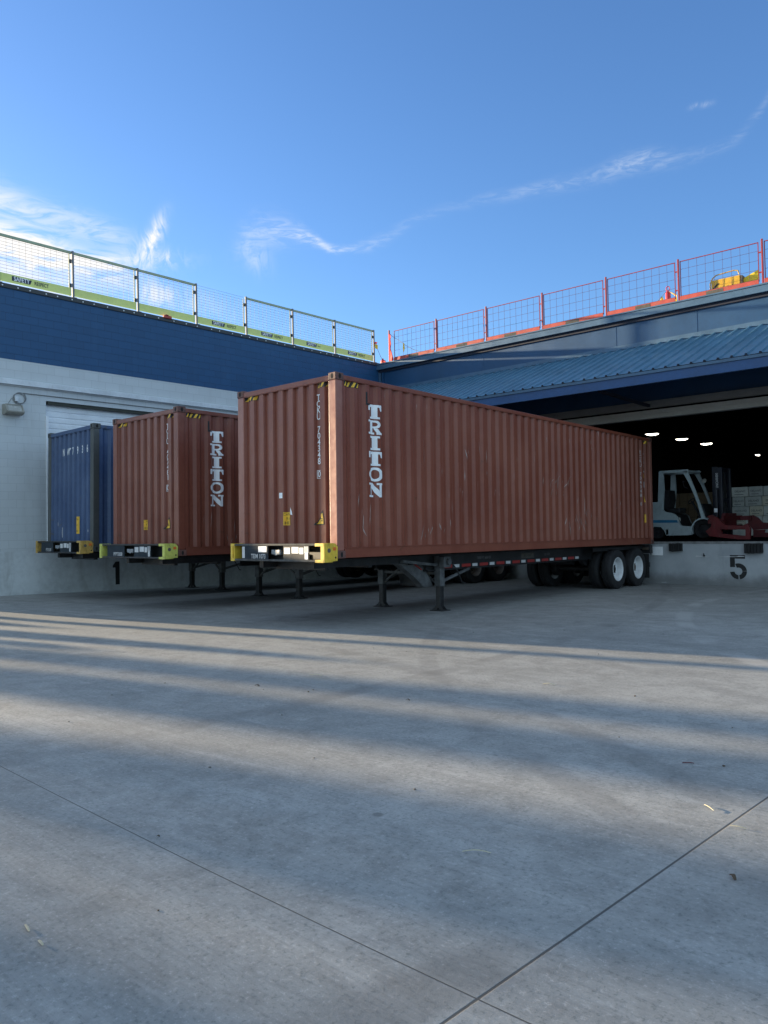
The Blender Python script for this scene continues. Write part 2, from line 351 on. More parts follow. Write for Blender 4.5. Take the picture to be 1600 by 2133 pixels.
c = t.mix(t.m('MULTIPLY', t.ramp(lon, .54, .72), .26), c, (.15, .147, .143, 1)); c = t.mix(t.m('MULTIPLY', t.ramp(lon, .44, .28), .22), c, (.43, .425, .415, 1))
c = t.mix(t.m('MULTIPLY', t.ramp(broom, .5, .70), .26), c, (.15, .147, .142, 1))
c = t.mix(t.m('MULTIPLY', t.ramp(n_fine, .53, .64), .62), c, (.115, .127, .123, 1))
c = t.mix(t.m('MULTIPLY', t.ramp(n_fine, .46, .33), .5), c, (.47, .46, .45, 1))
def arc(cx, cy, r, wd, amt, lo, hi, col):
    """tyre track: part of a ring"""
    global c
    dx = t.m('SUBTRACT', X, cx); dy = t.m('SUBTRACT', Y, cy)
    d = t.m('SQRT', t.m('ADD', t.m('MULTIPLY', dx, dx), t.m('MULTIPLY', dy, dy)))
    k = t.m('ABSOLUTE', t.m('SUBTRACT', d, r)); band = t.ramp(k, wd, wd*.45)
    brk = t.ramp(t.noise(co, .9, 4), lo, hi)
    c = t.mix(t.m('MULTIPLY', t.m('MULTIPLY', band, brk), amt), c, col)
arc(-2.0, -16.0, 14.9, .16, 0.34, .40, .62, (.12, .118, .115, 1)); arc(-2.0, -16.0, 16.9, .15, 0.26, .36, .58, (.12, .118, .115, 1))
arc(16.0, 9.0, 13.2, .17, 0.40, .42, .60, (.42, .41, .40, 1)); arc(14.0, 8.0, 14.6, .15, 0.30, .36, .58, (.13, .128, .125, 1))
arc(22.0, -12.0, 16.2, .18, 0.42, .36, .58, (.12, .118, .115, 1)); arc(-30.0, -2.0, 33.4, .16, 0.38, .36, .58, (.13, .128, .125, 1))
vo = t.n('TexVoronoi', {'Vector': co, 'Scale': .85, 'Randomness': 1.0})
spot = t.m('MULTIPLY', t.ramp(t.m('ADD', vo.outputs['Distance'], t.m('MULTIPLY', n_mid, .03)), .046, .030), t.ramp(t.n('SeparateXYZ', {0: vo.outputs['Color']}).outputs[0], .5, .7))
c = t.mix(t.m('MULTIPLY', spot, .55), c, (.065, .062, .060, 1))
# saw-cut joints
j1 = t.m('ABSOLUTE', t.m('ADD', t.m('SUBTRACT', Y, t.m('MULTIPLY', t.m('SINE', t.m('MULTIPLY', t.m('SUBTRACT', X, 2.9), .39)), -.085)), 6.29))
j2 = t.m('ABSOLUTE', t.m('SUBTRACT', t.m('SUBTRACT', X, 6.937), t.m('MULTIPLY', t.m('ADD', Y, 6.37), .069)))
j3 = t.m('ABSOLUTE', t.m('ADD', Y, 12.3)); j4 = t.m('ABSOLUTE', t.m('ADD', X, .2)); j4 = t.m('ADD', j4, t.ramp(Y, -6.4, -6.3))
jw = t.m('MINIMUM', t.m('MINIMUM', t.m('MULTIPLY', j1, 1.8), j2), t.m('MINIMUM', j3, j4))
jr = t.m('ADD', jw, t.m('MULTIPLY', t.m('SUBTRACT', n_fine, .5), .006))
jm = t.ramp(jr, .0075, .0035); halo = t.ramp(jr, .05, .0)
c = t.mix(t.m('MULTIPLY', halo, .16), c, (.36, .355, .35, 1)); c = t.mix(t.m('MULTIPLY', jm, .85), c, (.045, .043, .041, 1))
t.l.new(c, b.inputs['Base Color']); t.l.new(t.m('ADD', t.m('MULTIPLY', n_mid, .3), .55), b.inputs['Roughness'])
b.inputs['Specular IOR Level'].default_value = .4
hh = t.m('ADD', t.m('ADD', t.m('MULTIPLY', n_fine, .5), t.m('MULTIPLY', broom, .5)), t.m('MULTIPLY', jm, -1.5))
t.l.new(t.n('Bump', {'Strength': .45, 'Distance': .006, 'Height': hh}).outputs[0], b.inputs['Normal'])

# painted dock concrete
m, t, b = newmat('painted_dock_concrete'); M['dock'] = m
co = obco(t); n1 = t.noise(co, 1.1, 7, .65); st = t.noise(t.mapv(co, (2.5, 2.5, .4)), 1.3, 6, .65); n2 = t.noise(co, 26, 4, .6)
c = t.mix(t.ramp(n1, .35, .7), (.33, .35, .37, 1), (.42, .44, .455, 1))
c = t.mix(t.m('MULTIPLY', t.ramp(st, .54, .78), .5), c, (.17, .175, .175, 1))
zz = t.n('SeparateXYZ', {0: co}).outputs[2]
c = t.mix(t.m('MULTIPLY', t.ramp(t.m('ADD', zz, t.m('MULTIPLY', t.m('SUBTRACT', n1, .5), .5)), .22, -.12), .6), c, (.11, .105, .095, 1))
c = t.mix(t.m('MULTIPLY', t.ramp(t.noise(t.mapv(co, (.8, .8, 5)), 2.2, 5, .6), .64, .7), .45), c, (.46, .47, .48, 1))
t.l.new(c, b.inputs['Base Color']); b.inputs['Roughness'].default_value = .75
t.l.new(t.n('Bump', {'Strength': .35, 'Distance': .01, 'Height': n2}).outputs[0], b.inputs['Normal'])

# ------------------------------------------------------------------ text
_txt = {}
def text_geo(s_, size=1.0, align='CENTER', line=1.0, space=1.0, bold=0.0):
    k = (s_, size, align, line, space, bold)
    if k in _txt: return _txt[k]
    cu = bpy.data.curves.new('t', 'FONT'); cu.body = s_; cu.size = size; cu.align_x = align; cu.align_y = 'CENTER'
    cu.space_line = line; cu.space_character = space; cu.offset = bold*size; cu.resolution_u = 3
    o = bpy.data.objects.new('t', cu); COL.objects.link(o); bpy.context.view_layer.update()
    me = bpy.data.meshes.new_from_object(o.evaluated_get(bpy.context.evaluated_depsgraph_get()))
    r = ([tuple(v.co) for v in me.vertices], [tuple(p.vertices) for p in me.polygons])
    bpy.data.objects.remove(o); bpy.data.curves.remove(cu); bpy.data.meshes.remove(me)
    _txt[k] = r; return r
def flat(geo, place, xs=1.0, breaks=None):
    """lays 2-D geometry (vs, fs) on a surface through place(u, v) -> 3-D; cut at the given u breaks first"""
    vs, fs = geo; bm = bmesh.new(); bv = [bm.verts.new((v[0]*xs, v[1], 0)) for v in vs]
    for f in fs:
        try: bm.faces.new([bv[i] for i in f])
        except ValueError: pass
    bm.normal_update()
    for u in (breaks or []):
        bmesh.ops.bisect_plane(bm, geom=bm.verts[:]+bm.edges[:]+bm.faces[:], plane_co=(u, 0, 0), plane_no=(1, 0, 0), dist=1e-5)
    bm.verts.index_update()
    o = ([place(v.co.x, v.co.y) for v in bm.verts], [[v.index for v in f.verts] for f in bm.faces]); bm.free()
    return o
def decal(name, geos, mats, parent):
    mb = MB()
    for g_, mi in geos: mb.cur = mi; mb.add(*g_)
    return mb.build(name, mats, parent, fix=False)
def rect(u0, u1, v0, v1): return ([(u0, v0), (u1, v0), (u1, v1), (u0, v1)], [(0, 1, 2, 3)])
def poly(p): return (p, [tuple(range(len(p)))])
def join(*gs):
    vs, fs = [], []
    for v, f in gs:
        o = len(vs); vs += [(a[0], a[1]) for a in v]; fs += [tuple(i+o for i in q_) for q_ in f]
    return vs, fs
def shift(g_, du, dv, su=1.0, sv=1.0): return ([(a[0]*su+du, a[1]*sv+dv) for a in g_[0]], g_[1])
# slab-serif capitals for the big vertical word: each in a unit box (0..1)
def slab(ch):
    sr = .2
    if ch == 'T': return join(rect(.33, .67, 0, 1), rect(.16, .33, 0, .14), rect(.67, .84, 0, .14), rect(0, .33, .82, 1), rect(.67, 1, .82, 1), poly([(0, .56), (.13, .56), (.2, .82), (0, .82)]), poly([(.87, .56), (1, .56), (1, .82), (.8, .82)]))
    if ch == 'I': return join(rect(.33, .67, 0, 1), rect(.14, .33, 0, .15), rect(.67, .86, 0, .15), rect(.14, .33, .85, 1), rect(.67, .86, .85, 1))
    if ch == 'N': return join(rect(.10, .28, .14, .86), rect(0, .40, 0, .14), poly([(0, .86), (.28, .86), (.36, 1), (0, 1)]), poly([(.28, .86), (.28, .62), (.72, .0), (.90, 0), (.90, .22), (.36, 1)]), poly([(.74, .455), (.90, .225), (.90, .86), (.74, .86)]), rect(.60, 1, .86, 1))
    if ch == 'R':
        outer = [(.50, 1)]+[(.56+.32*math.sin(a), .72+.28*math.cos(a)) for a in [i*math.pi/10 for i in range(11)]]+[(.50, .44)]
        inner = [(.50, .86)]+[(.53+.15*math.sin(a), .72+.14*math.cos(a)) for a in [i*math.pi/10 for i in range(11)]]+[(.50, .58)]
        n_ = len(outer); ring = (outer+inner, [(i, i+1, n_+i+1, n_+i) for i in range(n_-1)])
        return join(rect(.12, .40, .14, .86), rect(0, .52, 0, .14), rect(0, .40, .86, 1), rect(.40, .50, .86, 1), rect(.40, .50, .44, .58), ring, poly([(.48, .437), (.66, .437), (.90, .14), (.62, .14)]), rect(.62, 1.02, 0, .14))
    if ch == 'O':
        n_ = 28; o_ = [(.5+.5*math.sin(2*math.pi*i/n_), .5+.5*math.cos(2*math.pi*i/n_)) for i in range(n_)]
        i_ = [(.5+.25*math.sin(2*math.pi*i/n_), .5+.33*math.cos(2*math.pi*i/n_)) for i in range(n_)]
        return (o_+i_, [(i, (i+1) % n_, n_+(i+1) % n_, n_+i) for i in range(n_)])

# ------------------------------------------------------------------ ground
SL = 0.013919; TILT = -math.atan(SL)
def gz(x, y):
    f = min(1, max(0, (-x-4)/7.0)); f = f*f*(3-2*f)
    return -SL*min(max(y, -60), 14)+.06*f*max(-1.2, min(1.2, 1-y/3.3))
def axis_pts(a, b, fine0, fine1, step, far):
    p = [a]+[fine0-d for d in far[::-1] if fine0-d > a]
    x = fine0
    while x < fine1: p.append(x); x += step
    return p+[fine1]+[fine1+d for d in far if fine1+d < b]+[b]
xs = axis_pts(-400, 400, -14, 14, 1.0, [5, 15, 40, 120]); ys = axis_pts(-400, 400, -14, 16, 1.0, [5, 15, 40, 120])
mb = MB(); nx = len(xs)
mb.add([(x, y, gz(x, y)) for y in ys for x in xs], [(j*nx+i, j*nx+i+1, (j+1)*nx+i+1, (j+1)*nx+i) for j in range(len(ys)-1) for i in range(nx-1)], True)
tag(mb.build('ground', M['concrete']), kind='structure')

# ------------------------------------------------------------------ block building on the left
XL, Y0L, ZR = -11.2, -2.41, 7.83
bl_ = thing('block_building', 'blue over white concrete block building with a closed roll-up dock door', 'building', (XL, 4, 0))
D_Y0, D_Y1, D_Z0, D_Z1 = .72, 4.4, 1.15, 5.0        # dock door opening in the white block
ZB = 5.945                                           # blue above, white below
YE = 13.7
mb = MB(); mb.box(-30, 0, Y0L-4, YE-4-.02, ZB, 7.72); mb.build('blue_wall', M['blockblue'], bl_)
mb = MB(); mb.box(-30, .004, Y0L-4-.004, YE-4-.02, -.6, D_Z0); mb.build('foundation', M['footing'], bl_)
mb = MB()
for a, b_, z0, z1 in ((Y0L, D_Y0, D_Z0, ZB), (D_Y1, YE-.02, D_Z0, ZB), (D_Y0, D_Y1, D_Z1, ZB)):
    mb.box(-.3, -.004, a-4, b_-4, z0, z1)
mb.box(-30, -.3, Y0L-4, YE-4-.02, D_Z0, ZB)
mb.build('white_wall', M['blockwhite'], bl_)
mb = MB()
z = D_Z0
while z < D_Z1:
    z1 = min(z+.15, D_Z1)
    mb.add([(-.16, D_Y0-4, z), (-.16, D_Y1-4, z), (-.145, D_Y1-4, z+.03), (-.145, D_Y0-4, z+.03), (-.145, D_Y1-4, z1-.02), (-.145, D_Y0-4, z1-.02), (-.16, D_Y1-4, z1), (-.16, D_Y0-4, z1)],
           [(0, 1, 2, 3), (3, 2, 4, 5), (5, 4, 6, 7)]); z = z1
mb.build('roll_up_door', M['door'], bl_, fix=False)
mb = MB(); mb.box(-.14, -.03, D_Y0-4+.06, D_Y1-4-.06, D_Z1-.085, D_Z1-.002); mb.build('door_top_shadow', M['door_shade'], bl_)  # dark strip standing in for the shadow at the door top
for a, b_ in ((D_Y0-.02, D_Y0+.05), (D_Y1-.05, D_Y1+.02)):
    mb = MB(); mb.box(-.14, .03, a-4, b_-4, D_Z0, D_Z1-.4); mb.build('door_jamb', M['jamb'], bl_)
mb = MB(); mb.bbox(-.02, .10, Y0L-4, YE-4-.02, 5.305, 5.44, .008); mb.bbox(-.02, .035, Y0L-4, YE-4-.02, 5.30-.02, 5.302, .004); mb.build('ledge_beam', M['trimwhite'], bl_)
mb = MB(); mb.box(-30, .03, Y0L-4-.03, YE-4, 7.722, 7.83); mb.build('roof_edge_flashing', M['cap'], bl_)
mb = MB(); mb.cyl((.03, 0, 7.765), (.045, 0, 7.765), .016, 8); wa0 = None
y = Y0L+.2
while y < YE-.1:
    if wa0 is None: wa0 = mb.build('fastener_washer', M['white'], bl_); wa = wa0
    else: wa = copy_tree(wa0, bl_)
    wa.location.y = y-4; y += .41+random.uniform(-.12, .12)
mb = MB(); mb.add([(0.0, Y0L-4, 7.832), (0.0, YE-4, 7.832), (-.05, YE-4, 7.85), (-.05, Y0L-4, 7.85), (-.4, YE-4, 7.84), (-.4, Y0L-4, 7.84)], [(0, 1, 2, 3), (3, 2, 4, 5)]); mb.build('white_flashing', M['flash'], bl_)
one = [(.00, .62, .00), ]
mb = MB(); mb.prism([(2.575-4, .132), (2.70-4, .132), (2.70-4, .763), (2.585-4, .763), (2.50-4, .66), (2.50-4, .60), (2.575-4, .60)], .0045, .007, 'x'); mb.build('dock_number', M['ink'], bl_)
mb = MB(); mb.tube([(.012, .14-4, 5.128), (.012, 6-4, 5.132), (.012, YE-4.2, 5.135)], .011, 6); mb.build('conduit', M['conduit'], bl_)
mb = MB()
for dx, dz in ((0, 0), (.012, .015), (-.02, -.012)):
    mb.tube([(.02, .045+dx+.15*math.cos(a)-4, 4.985+dz+.135*math.sin(a)) for a in [i*2*math.pi/24 for i in range(25)]], .006, 5)
mb.tube([(.02, -.09-4+.0, 5.0), (.02, -.17-4, 4.95), (.02, -.22-4, 4.86), (.02, -.24-4, 4.79)], .006, 5)
mb.build('cable_loop', M['conduit'], bl_)
mb = MB(); mb.bbox(0, .06, -.08-4, .0-4, 4.90, 5.02, .006); mb.build('junction_box', M['trimwhite'], bl_)
# concrete chips and stains low on the wall
wl = thing('wall_lamp', 'square beige floodlight fixed to the white block wall below a cable loop', 'wall lamp', (XL, -.16, 4.67))
mb = MB(); mb.prism([(0, -.11), (.10, -.13), (.24, -.10), (.26, -.06), (.15, .12), (.06, .13), (0, .12)], -.22, .22, 'y'); mb.build('housing', M['lampbeige'], wl)
mb = MB(); mb.add([(.262, -.16, -.055), (.262, .16, -.055), (.168, .16, .098), (.168, -.16, .098)], [(0, 1, 2, 3)]); mb.build('lens', M['lampglass'], wl, fix=False)
mb = MB()
for a, b_ in (((.262, -.2, -.06), (.262, .2, -.06)), ((.158, -.2, .118), (.158, .2, .118)), ((.262, -.2, -.06), (.158, -.2, .118)), ((.262, .2, -.06), (.158, .2, .118))): mb.bar(a, b_, .03, .03)
mb.build('lens_frame', M['lampbeige'], wl)

# ------------------------------------------------------------------ warehouse on the right
YF, YD, DZ = 13.7, 12.4, .97
wh = thing('warehouse', 'blue warehouse with a ribbed metal canopy over a raised open loading dock', 'building', (0, YF, 0))
def wb(name, mat, fn):
    mb = MB(); fn(mb); return mb.build(name, mat, wh)
XR, YB = 26.0, 66.0
wb('dock_platform', M['dock'], lambda q: (q.box(XL+.01, XR, YD-YF, .6, -.8, DZ-.06),))
wb('dock_edge', M['greybar'], lambda q: q.box(XL+.01, XR, YD-YF-.012, YD-YF+.14, DZ-.058, DZ))
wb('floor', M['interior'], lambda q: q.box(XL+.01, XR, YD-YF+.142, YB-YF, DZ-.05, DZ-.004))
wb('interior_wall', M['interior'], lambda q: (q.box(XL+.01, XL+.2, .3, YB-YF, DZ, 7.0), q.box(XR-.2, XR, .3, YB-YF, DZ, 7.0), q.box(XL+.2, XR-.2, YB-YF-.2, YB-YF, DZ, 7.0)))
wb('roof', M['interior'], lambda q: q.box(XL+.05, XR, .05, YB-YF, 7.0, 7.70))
wb('fascia_panel', M['fasc'], lambda q: q.box(XL+.01, XR, 0, .3, 4.95, 7.55))
for x in (-6.4, -1.6, .8, 3.2): wb('fascia_seam', M['fasc'], lambda q: q.box(x-.012, x+.012, -.005, -.001, 6.84, 7.44))
wb('corner_trim', M['trimblue'], lambda q: q.box(XL+.01, XL+.12, -.05, -.002, 5.0, 7.44))
wb('downpipe', M['fasc'], lambda q: q.box(XL+.20, XL+.27, -.06, -.002, 5.0, 7.44))
wb('roof_trim', M['trimblue'], lambda q: (q.box(XL+.01, XR, -.16, .4, 7.55, 7.735), q.box(XL+.01, XR, -.185, .4, 7.737, 7.775)))
wb('trim_shadow_strip', M['soffit'], lambda q: q.box(XL+.01, XR, -.06, .0, 7.45, 7.548))  # dark strip standing in for the shadow below the roof trim
wb('flashing_strip', M['trimblue'], lambda q: (q.box(XL+.01, XR, -.03, -.002, 6.72, 6.83), q.box(XL+.01, XR, -.05, -.032, 6.70, 6.735)))
# canopy: sloping ribbed metal sheets
CE, CR = 10.1-YF, -.04; CZ0, CZ1 = 5.27, 6.69
def canopy(q):
    x = XL+.02; n_ = Vector((0, -(CZ1-CZ0), -(CE-CR))).normalized(); n_ = n_ if n_.z > 0 else -n_
    prof = []
    while x < 12.0:
        for dx, h in ((0, 0), (.225, 0), (.245, .042), (.285, .042), (.305, 0)): prof.append((x+dx, h))
        for dx in (): pass
        x += .305
    vs = []
    for x, h in prof:
        for (y, z) in ((CE-.06, CZ0-.024), (CR, CZ1)): vs.append((x, y+n_.y*h, z+n_.z*h))
    q.add(vs, [(2*i, 2*i+2, 2*i+3, 2*i+1) for i in range(len(prof)-1)])
mb = MB(); canopy(mb); mb.cur = 1
x = XL+.02
while x < 12.0:
    mb.add([(x+.225, CE-.066, CZ0-.026), (x+.245, CE-.066, CZ0+.018), (x+.285, CE-.066, CZ0+.018), (x+.305, CE-.066, CZ0-.026)], [(0, 1, 2, 3)]); x += .305
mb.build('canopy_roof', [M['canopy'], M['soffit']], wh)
wb('canopy_gutter', M['trimblue'], lambda q: q.box(XL+.02, 12, CE-.05, CE+.04, CZ0-.105, CZ0-.035))
wb('canopy_beam', M['beam'], lambda q: (q.box(XL+.02, 12, CE-.02, CE+.02, CZ0-.33, CZ0-.107), q.box(XL+.02, 12, CE-.05, CE+.06, CZ0-.345, CZ0-.332)))
def soff(q):
    q.add([(XL+.02, CE+.05, CZ0-.12), (12, CE+.05, CZ0-.12), (12, CR-.02, CZ1-.14), (XL+.02, CR-.02, CZ1-.14)], [(0, 1, 2, 3)])
    for k in range(1, 4):
        f = k/4; y = CE+(CR-CE)*f; z = CZ0+(CZ1-CZ0)*f; q.box(XL+.02, 12, y-.04, y+.04, z-.36, z-.16)
    for x in (-8, -4.3, -.6, 3.6, 7.5):
        q.bar((x, CE+.06, CZ0-.22), (x, -.02, CZ1-.25), .1, .16); q.bar((x, CE+.3, CZ0-.3), (x, -.02, 4.9), .08, .08)
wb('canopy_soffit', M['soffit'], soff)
wb('door_header', M['header'], lambda q: (q.box(XL+.3, 12, -.12, -.004, 4.84, 5.03), q.box(XL+.3, 12, -.14, -.121, 4.985, 5.04)))
def curt(q):
    q.box(XL+.6, 12, .02, .24, 4.55, 4.58)
    for k in range(4): q.box(XL+.6, 12, .03+.012*(k % 2), .23, 4.582+k*.055, 4.582+k*.055+.051)
wb('roll_up_curtain', M['curtain'], curt)
wb('interior_column', M['interior'], lambda q: q.box(-4.2, -3.9, 24, 24.3, DZ, 7))
wb('interior_column', M['interior'], lambda q: q.box(2.8, 3.1, 30, 30.3, DZ, 7))
# dock fittings
def bumper(x0, x1, z0, z1):
    mb = MB()
    n_ = 5; h = (z1-z0)
    for k in range(n_): 
        a = x0+(x1-x0)*k/n_; mb.bbox(a+.004, a+(x1-x0)/n_-.004, YD-YF-.13, YD-YF-.004, z0+random.uniform(0, .015), z1-random.uniform(0, .015), .012)
    mb.box(x1+.004, x1+.05, YD-YF-.1, YD-YF-.004, z0+.02, z1-.01)
    return mb.build('dock_bumper', M['rubber'], wh)
bumper(.36, .65, .705, .935); bumper(2.28, 2.66, .665, .93); bumper(4.3, 4.65, .68, .93); bumper(-3.6, -3.3, .7, .93)
mb = MB(); mb.bbox(-.16, .16, YD-YF-.02, YD-YF-.003, .595, .835, .012); mb.build('blank_plate', M['white'], wh)
# stencilled 5
def arcpoly(cx, cz, ro, ri, a0, a1, n_=16):
    o_ = [(cx+ro*math.cos(R(a0+(a1-a0)*i/n_)), cz+ro*math.sin(R(a0+(a1-a0)*i/n_))) for i in range(n_+1)]
    i_ = [(cx+ri*math.cos(R(a0+(a1-a0)*i/n_)), cz+ri*math.sin(R(a0+(a1-a0)*i/n_))) for i in range(n_+1)]
    return (o_+i_, [(k, k+1, n_+2+k, n_+1+k) for k in range(n_)])
five = join(rect(0, .37, .53, .62), rect(0, .12, .31, .53), arcpoly(.20, .205, .205, .095, 4, 112), arcpoly(.20, .205, .205, .095, -80, 2), arcpoly(.20, .205, .205, .095, 186, 268))
decal('dock_number', [(flat(shift(five, 1.90, .0), lambda u, v: (u, YD-YF-.004, v)), 0)], [M['ink']], wh)
for P_ in ([(1.02, .58), (1.06, .60), (1.2, .585), (1.38, .575), (1.38, .57), (1.2, .57), (1.06, .565)], [(1.62, .573), (1.9, .585), (2.06, .583), (2.12, .60), (2.24, .596), (2.27, .58), (2.0, .572), (1.8, .569)]):
    decal('paint_smear', [(flat(poly(P_), lambda u, v: (u, YD-YF-.007, v)), 0)], [M['white2']], wh)
mb = MB(); mb.cyl((1.26, YD-YF-.05, .60), (1.26, YD-YF-.004, .60), .022, 10); mb.bar((1.26, YD-YF-.03, .60), (1.25, YD-YF-.03, .66), .02, .02); mb.build('dock_hook', M['chassis'], wh)

# interior ceiling lamps
lamps = [(-7.5, 30.8), (-7.4, 34.7), (-7.4, 38.65), (-7.65, 50.4)]
lb = ['bright warehouse ceiling lamp nearest the end of the big red container', 'bright ceiling lamp just above the forklift cab, second in the dark row', 'bright warehouse ceiling lamp above the forklift mast, third in the dark row', 'small distant ceiling lamp above the stacked white cartons']
def lamp0():
    o = thing('ceiling_lamp', lb[0], 'ceiling lamp', (0, 0, 0), group='lit high bay lamps in the dark warehouse')
    mb = MB(); mb.box(-.42, .42, -.2, .2, .04, .12); mb.build('housing', M['greybar'], o)
    mb = MB(); mb.add([(-.42, -.2, .035), (.42, -.2, .035), (.42, .2, .035), (-.42, .2, .035), (-.2, -.1, -.06), (.2, -.1, -.06), (.2, .1, -.06), (-.2, .1, -.06)], [(4, 5, 6, 7), (0, 1, 5, 4), (1, 2, 6, 5), (2, 3, 7, 6), (3, 0, 4, 7)]); mb.build('diffuser', M['lampglow'], o)
    for x in (-.3, .3): mb = MB(); mb.cyl((x, 0, .12), (x, 0, 1.0), .01, 5); mb.build('hanger', M['interior'], o)
    return o
l0 = lamp0()
for i, (x, y) in enumerate(lamps):
    o = l0 if i == 0 else copy_tree(l0)
    o.location = (x, y, 6.0); o.rotation_euler = (0, 0, R(8)); o.scale = (.72, .72, .6); o['label'] = lb[i]

# ------------------------------------------------------------------ containers
CW, CL, CH = 2.438, 12.192, 2.896
def corr(u, u0, pitch, fo, sl, fi, dep):
    """inward depth of a corrugated panel at u"""
    p = (u-u0) % pitch
    if p < fo: return 0.0
    p -= fo
    if p < sl: return dep*p/sl
    p -= sl
    if p < fi: return dep
    p -= fi
    return dep*(1-p/sl) if p < sl else 0.0
def breaks(u0, u1, pitch, fo, sl, fi):
    r = []; u = u0
    while u < u1:
        for d in (0, fo, fo+sl, fo+sl+fi):
            if u0 < u+d < u1: r.append(u+d)
        u += pitch
    return r
SP = (.278, .078, .062, .076, .042); FP = (.2478, .104, .022, .100, .0456)
SY0, SY1 = .15, CL-.15; FX0, FX1 = -CW+.165, -.165
sdep = lambda y: corr(y, SY0, *SP) if SY0 < y < SY1 else 0.0
fdep = lambda x: corr(x, FX0-.088, *FP) if FX0 < x < FX1 else 0.0
SBR = breaks(SY0, SY1, *SP[:4]); FBR = [q_ for q_ in breaks(FX0-.088, FX1, *FP[:4]) if q_ > FX0]
SX, FY = -.014, .022                      # planes of the outer flats
PZ0, PZ1 = .165, 2.80
def on_side(u, v): return (SX-sdep(u)+.0035, u, v)
def on_front(u, v): return (u, FY+fdep(u)-.0035, v)
def casting(mb, x0, x1, y0, y1, z0, z1):
    """corner casting: block with an oval hole in each visible outer face"""
    mb.cur = 0; mb.bbox(x0, x1, y0, y1, z0, z1, .012)
    mb.cur = 1
    def oval(fn, a, b_):
        n_ = 18; mb.add([fn(a*math.cos(2*math.pi*i/n_), b_*math.sin(2*math.pi*i/n_)) for i in range(n_)], [tuple(range(n_))])
    cx, cy, cz = (x0+x1)/2, (y0+y1)/2, (z0+z1)/2
    for sgn, xx in ((1, x1), (-1, x0)): oval(lambda a, b_: (xx+sgn*.002, cy+a, cz+b_), .026, .042)
    for sgn, yy in ((1, y1), (-1, y0)): oval(lambda a, b_: (cx+a, yy+sgn*.002, cz+b_), .026, .042)
def make_container(label, loc, rot, body, post, cast, style):
    c_ = thing('shipping_container', label, 'shipping container', loc, rot, group='shipping containers backed up to the dock')
    # corner posts
    for x0, x1 in ((-.165, -.004), (-CW+.004, -CW+.165)):
        for y0, y1 in ((.004, .15), (CL-.15, CL-.004)):
            mb = MB(); mb.bbox(x0, x1, y0, y1, .118, CH-.118, .012); mb.build('corner_post', post, c_)
    for x0, x1 in ((-.162, .004), (-CW-.004, -CW+.162)):
        for y0, y1 in ((-.004, .178), (CL-.178, CL+.004)):
            for z0, z1 in ((0, .118), (CH-.118, CH)):
                mb = MB(); casting(mb, x0, x1, y0, y1, z0, z1); mb.build('corner_casting', [cast, M['dark']], c_)
    # side panels
    def side(sgn):
        mb = MB(); ys_ = [SY0-.02]+sorted(SBR+[SY0, SY1])+[SY1+.02]
        rows = [PZ0-.02, PZ1+.02]
        vs = []
        for y in ys_:
            d = sdep(y); x = SX-d
            for z in rows: vs.append(((x if sgn > 0 else -CW-x), y, z))
        mb.add(vs, [(2*i, 2*i+2, 2*i+3, 2*i+1) for i in range(len(ys_)-1)])
        return mb.build('side_panel', body, c_, fix=False)
    sp_ = side(1); side(-1)
    # front panel
    mb = MB(); xs_ = [FX0-.03]+sorted(FBR+[FX0, FX1])+[FX1+.03]; vs = []
    for x in xs_:
        for z in (PZ0-.06, PZ1): vs.append((x, FY+fdep(x), z))
    mb.add(vs, [(2*i, 2*i+2, 2*i+3, 2*i+1) for i in range(len(xs_)-1)]); fp_ = mb.build('front_panel', body, c_, fix=False)
    # rails
    for s_ in (0, 1):
        X_ = lambda x: x if s_ == 0 else -CW-x
        mb = MB(); a, b_ = sorted((X_(-.002), X_(-.062))); mb.bbox(a, b_, .17, CL-.17, PZ1, CH-.028, .008)
        a, b_ = sorted((X_(-.003), X_(-.075))); mb.box(a, b_, .17, CL-.17, PZ1-.006, PZ1+.004); mb.build('top_rail', body, c_)
        mb = MB(); a, b_ = sorted((X_(-.012), X_(-.07))); mb.bbox(a, b_, .17, CL-.17, .012, .165, .006)
        a, b_ = sorted((X_(-.002), X_(-.09))); mb.box(a, b_, .17, CL-.17, .158, .172); a, b_ = sorted((X_(-.002), X_(-.09))); mb.box(a, b_, .17, CL-.17, .008, .020); mb.build('bottom_rail', body, c_)
    mb = MB(); mb.bbox(-CW+.16, -.16, .006, .10, CH-.118, CH-.034, .008); mb.box(-CW+.16, -.16, .01, .09, CH-.124, CH-.114); mb.build('header_rail', body, c_)
    mb = MB(); mb.bbox(-CW+.16, -.16, .01, .10, .01, .125, .008); mb.build('sill_rail', body, c_)
    mb = MB(); mb.box(-CW+.06, -.06, .09, CL-.09, CH-.075, CH-.045); mb.build('roof_panel', body, c_)
    mb = MB(); mb.box(-CW+.09, -.09, .1, CL-.1, .13, .155)
    y = .4
    while y < CL-.3: mb.box(-CW+.07, -.07, y, y+.05, .02, .128); y += .38
    mb.build('floor', body, c_)
    for s_ in (0, 1):
        x0 = -CW+.17+s_*1.052; mb = MB(); mb.box(x0, x0+1.045, CL-.09, CL-.045, .15, CH-.15)
        for z in (.5, 1.2, 1.9, 2.5): mb.box(x0+.05, x0+1.0, CL-.045, CL-.032, z-.12, z+.12)
        d_ = mb.build('rear_door', body, c_)
        mb = MB()
        for xx in (x0+.22, x0+.82): mb.cyl((xx, CL-.012, .12), (xx, CL-.012, CH-.12), .017, 8)
        mb.build('locking_bar', M['galv'], d_)
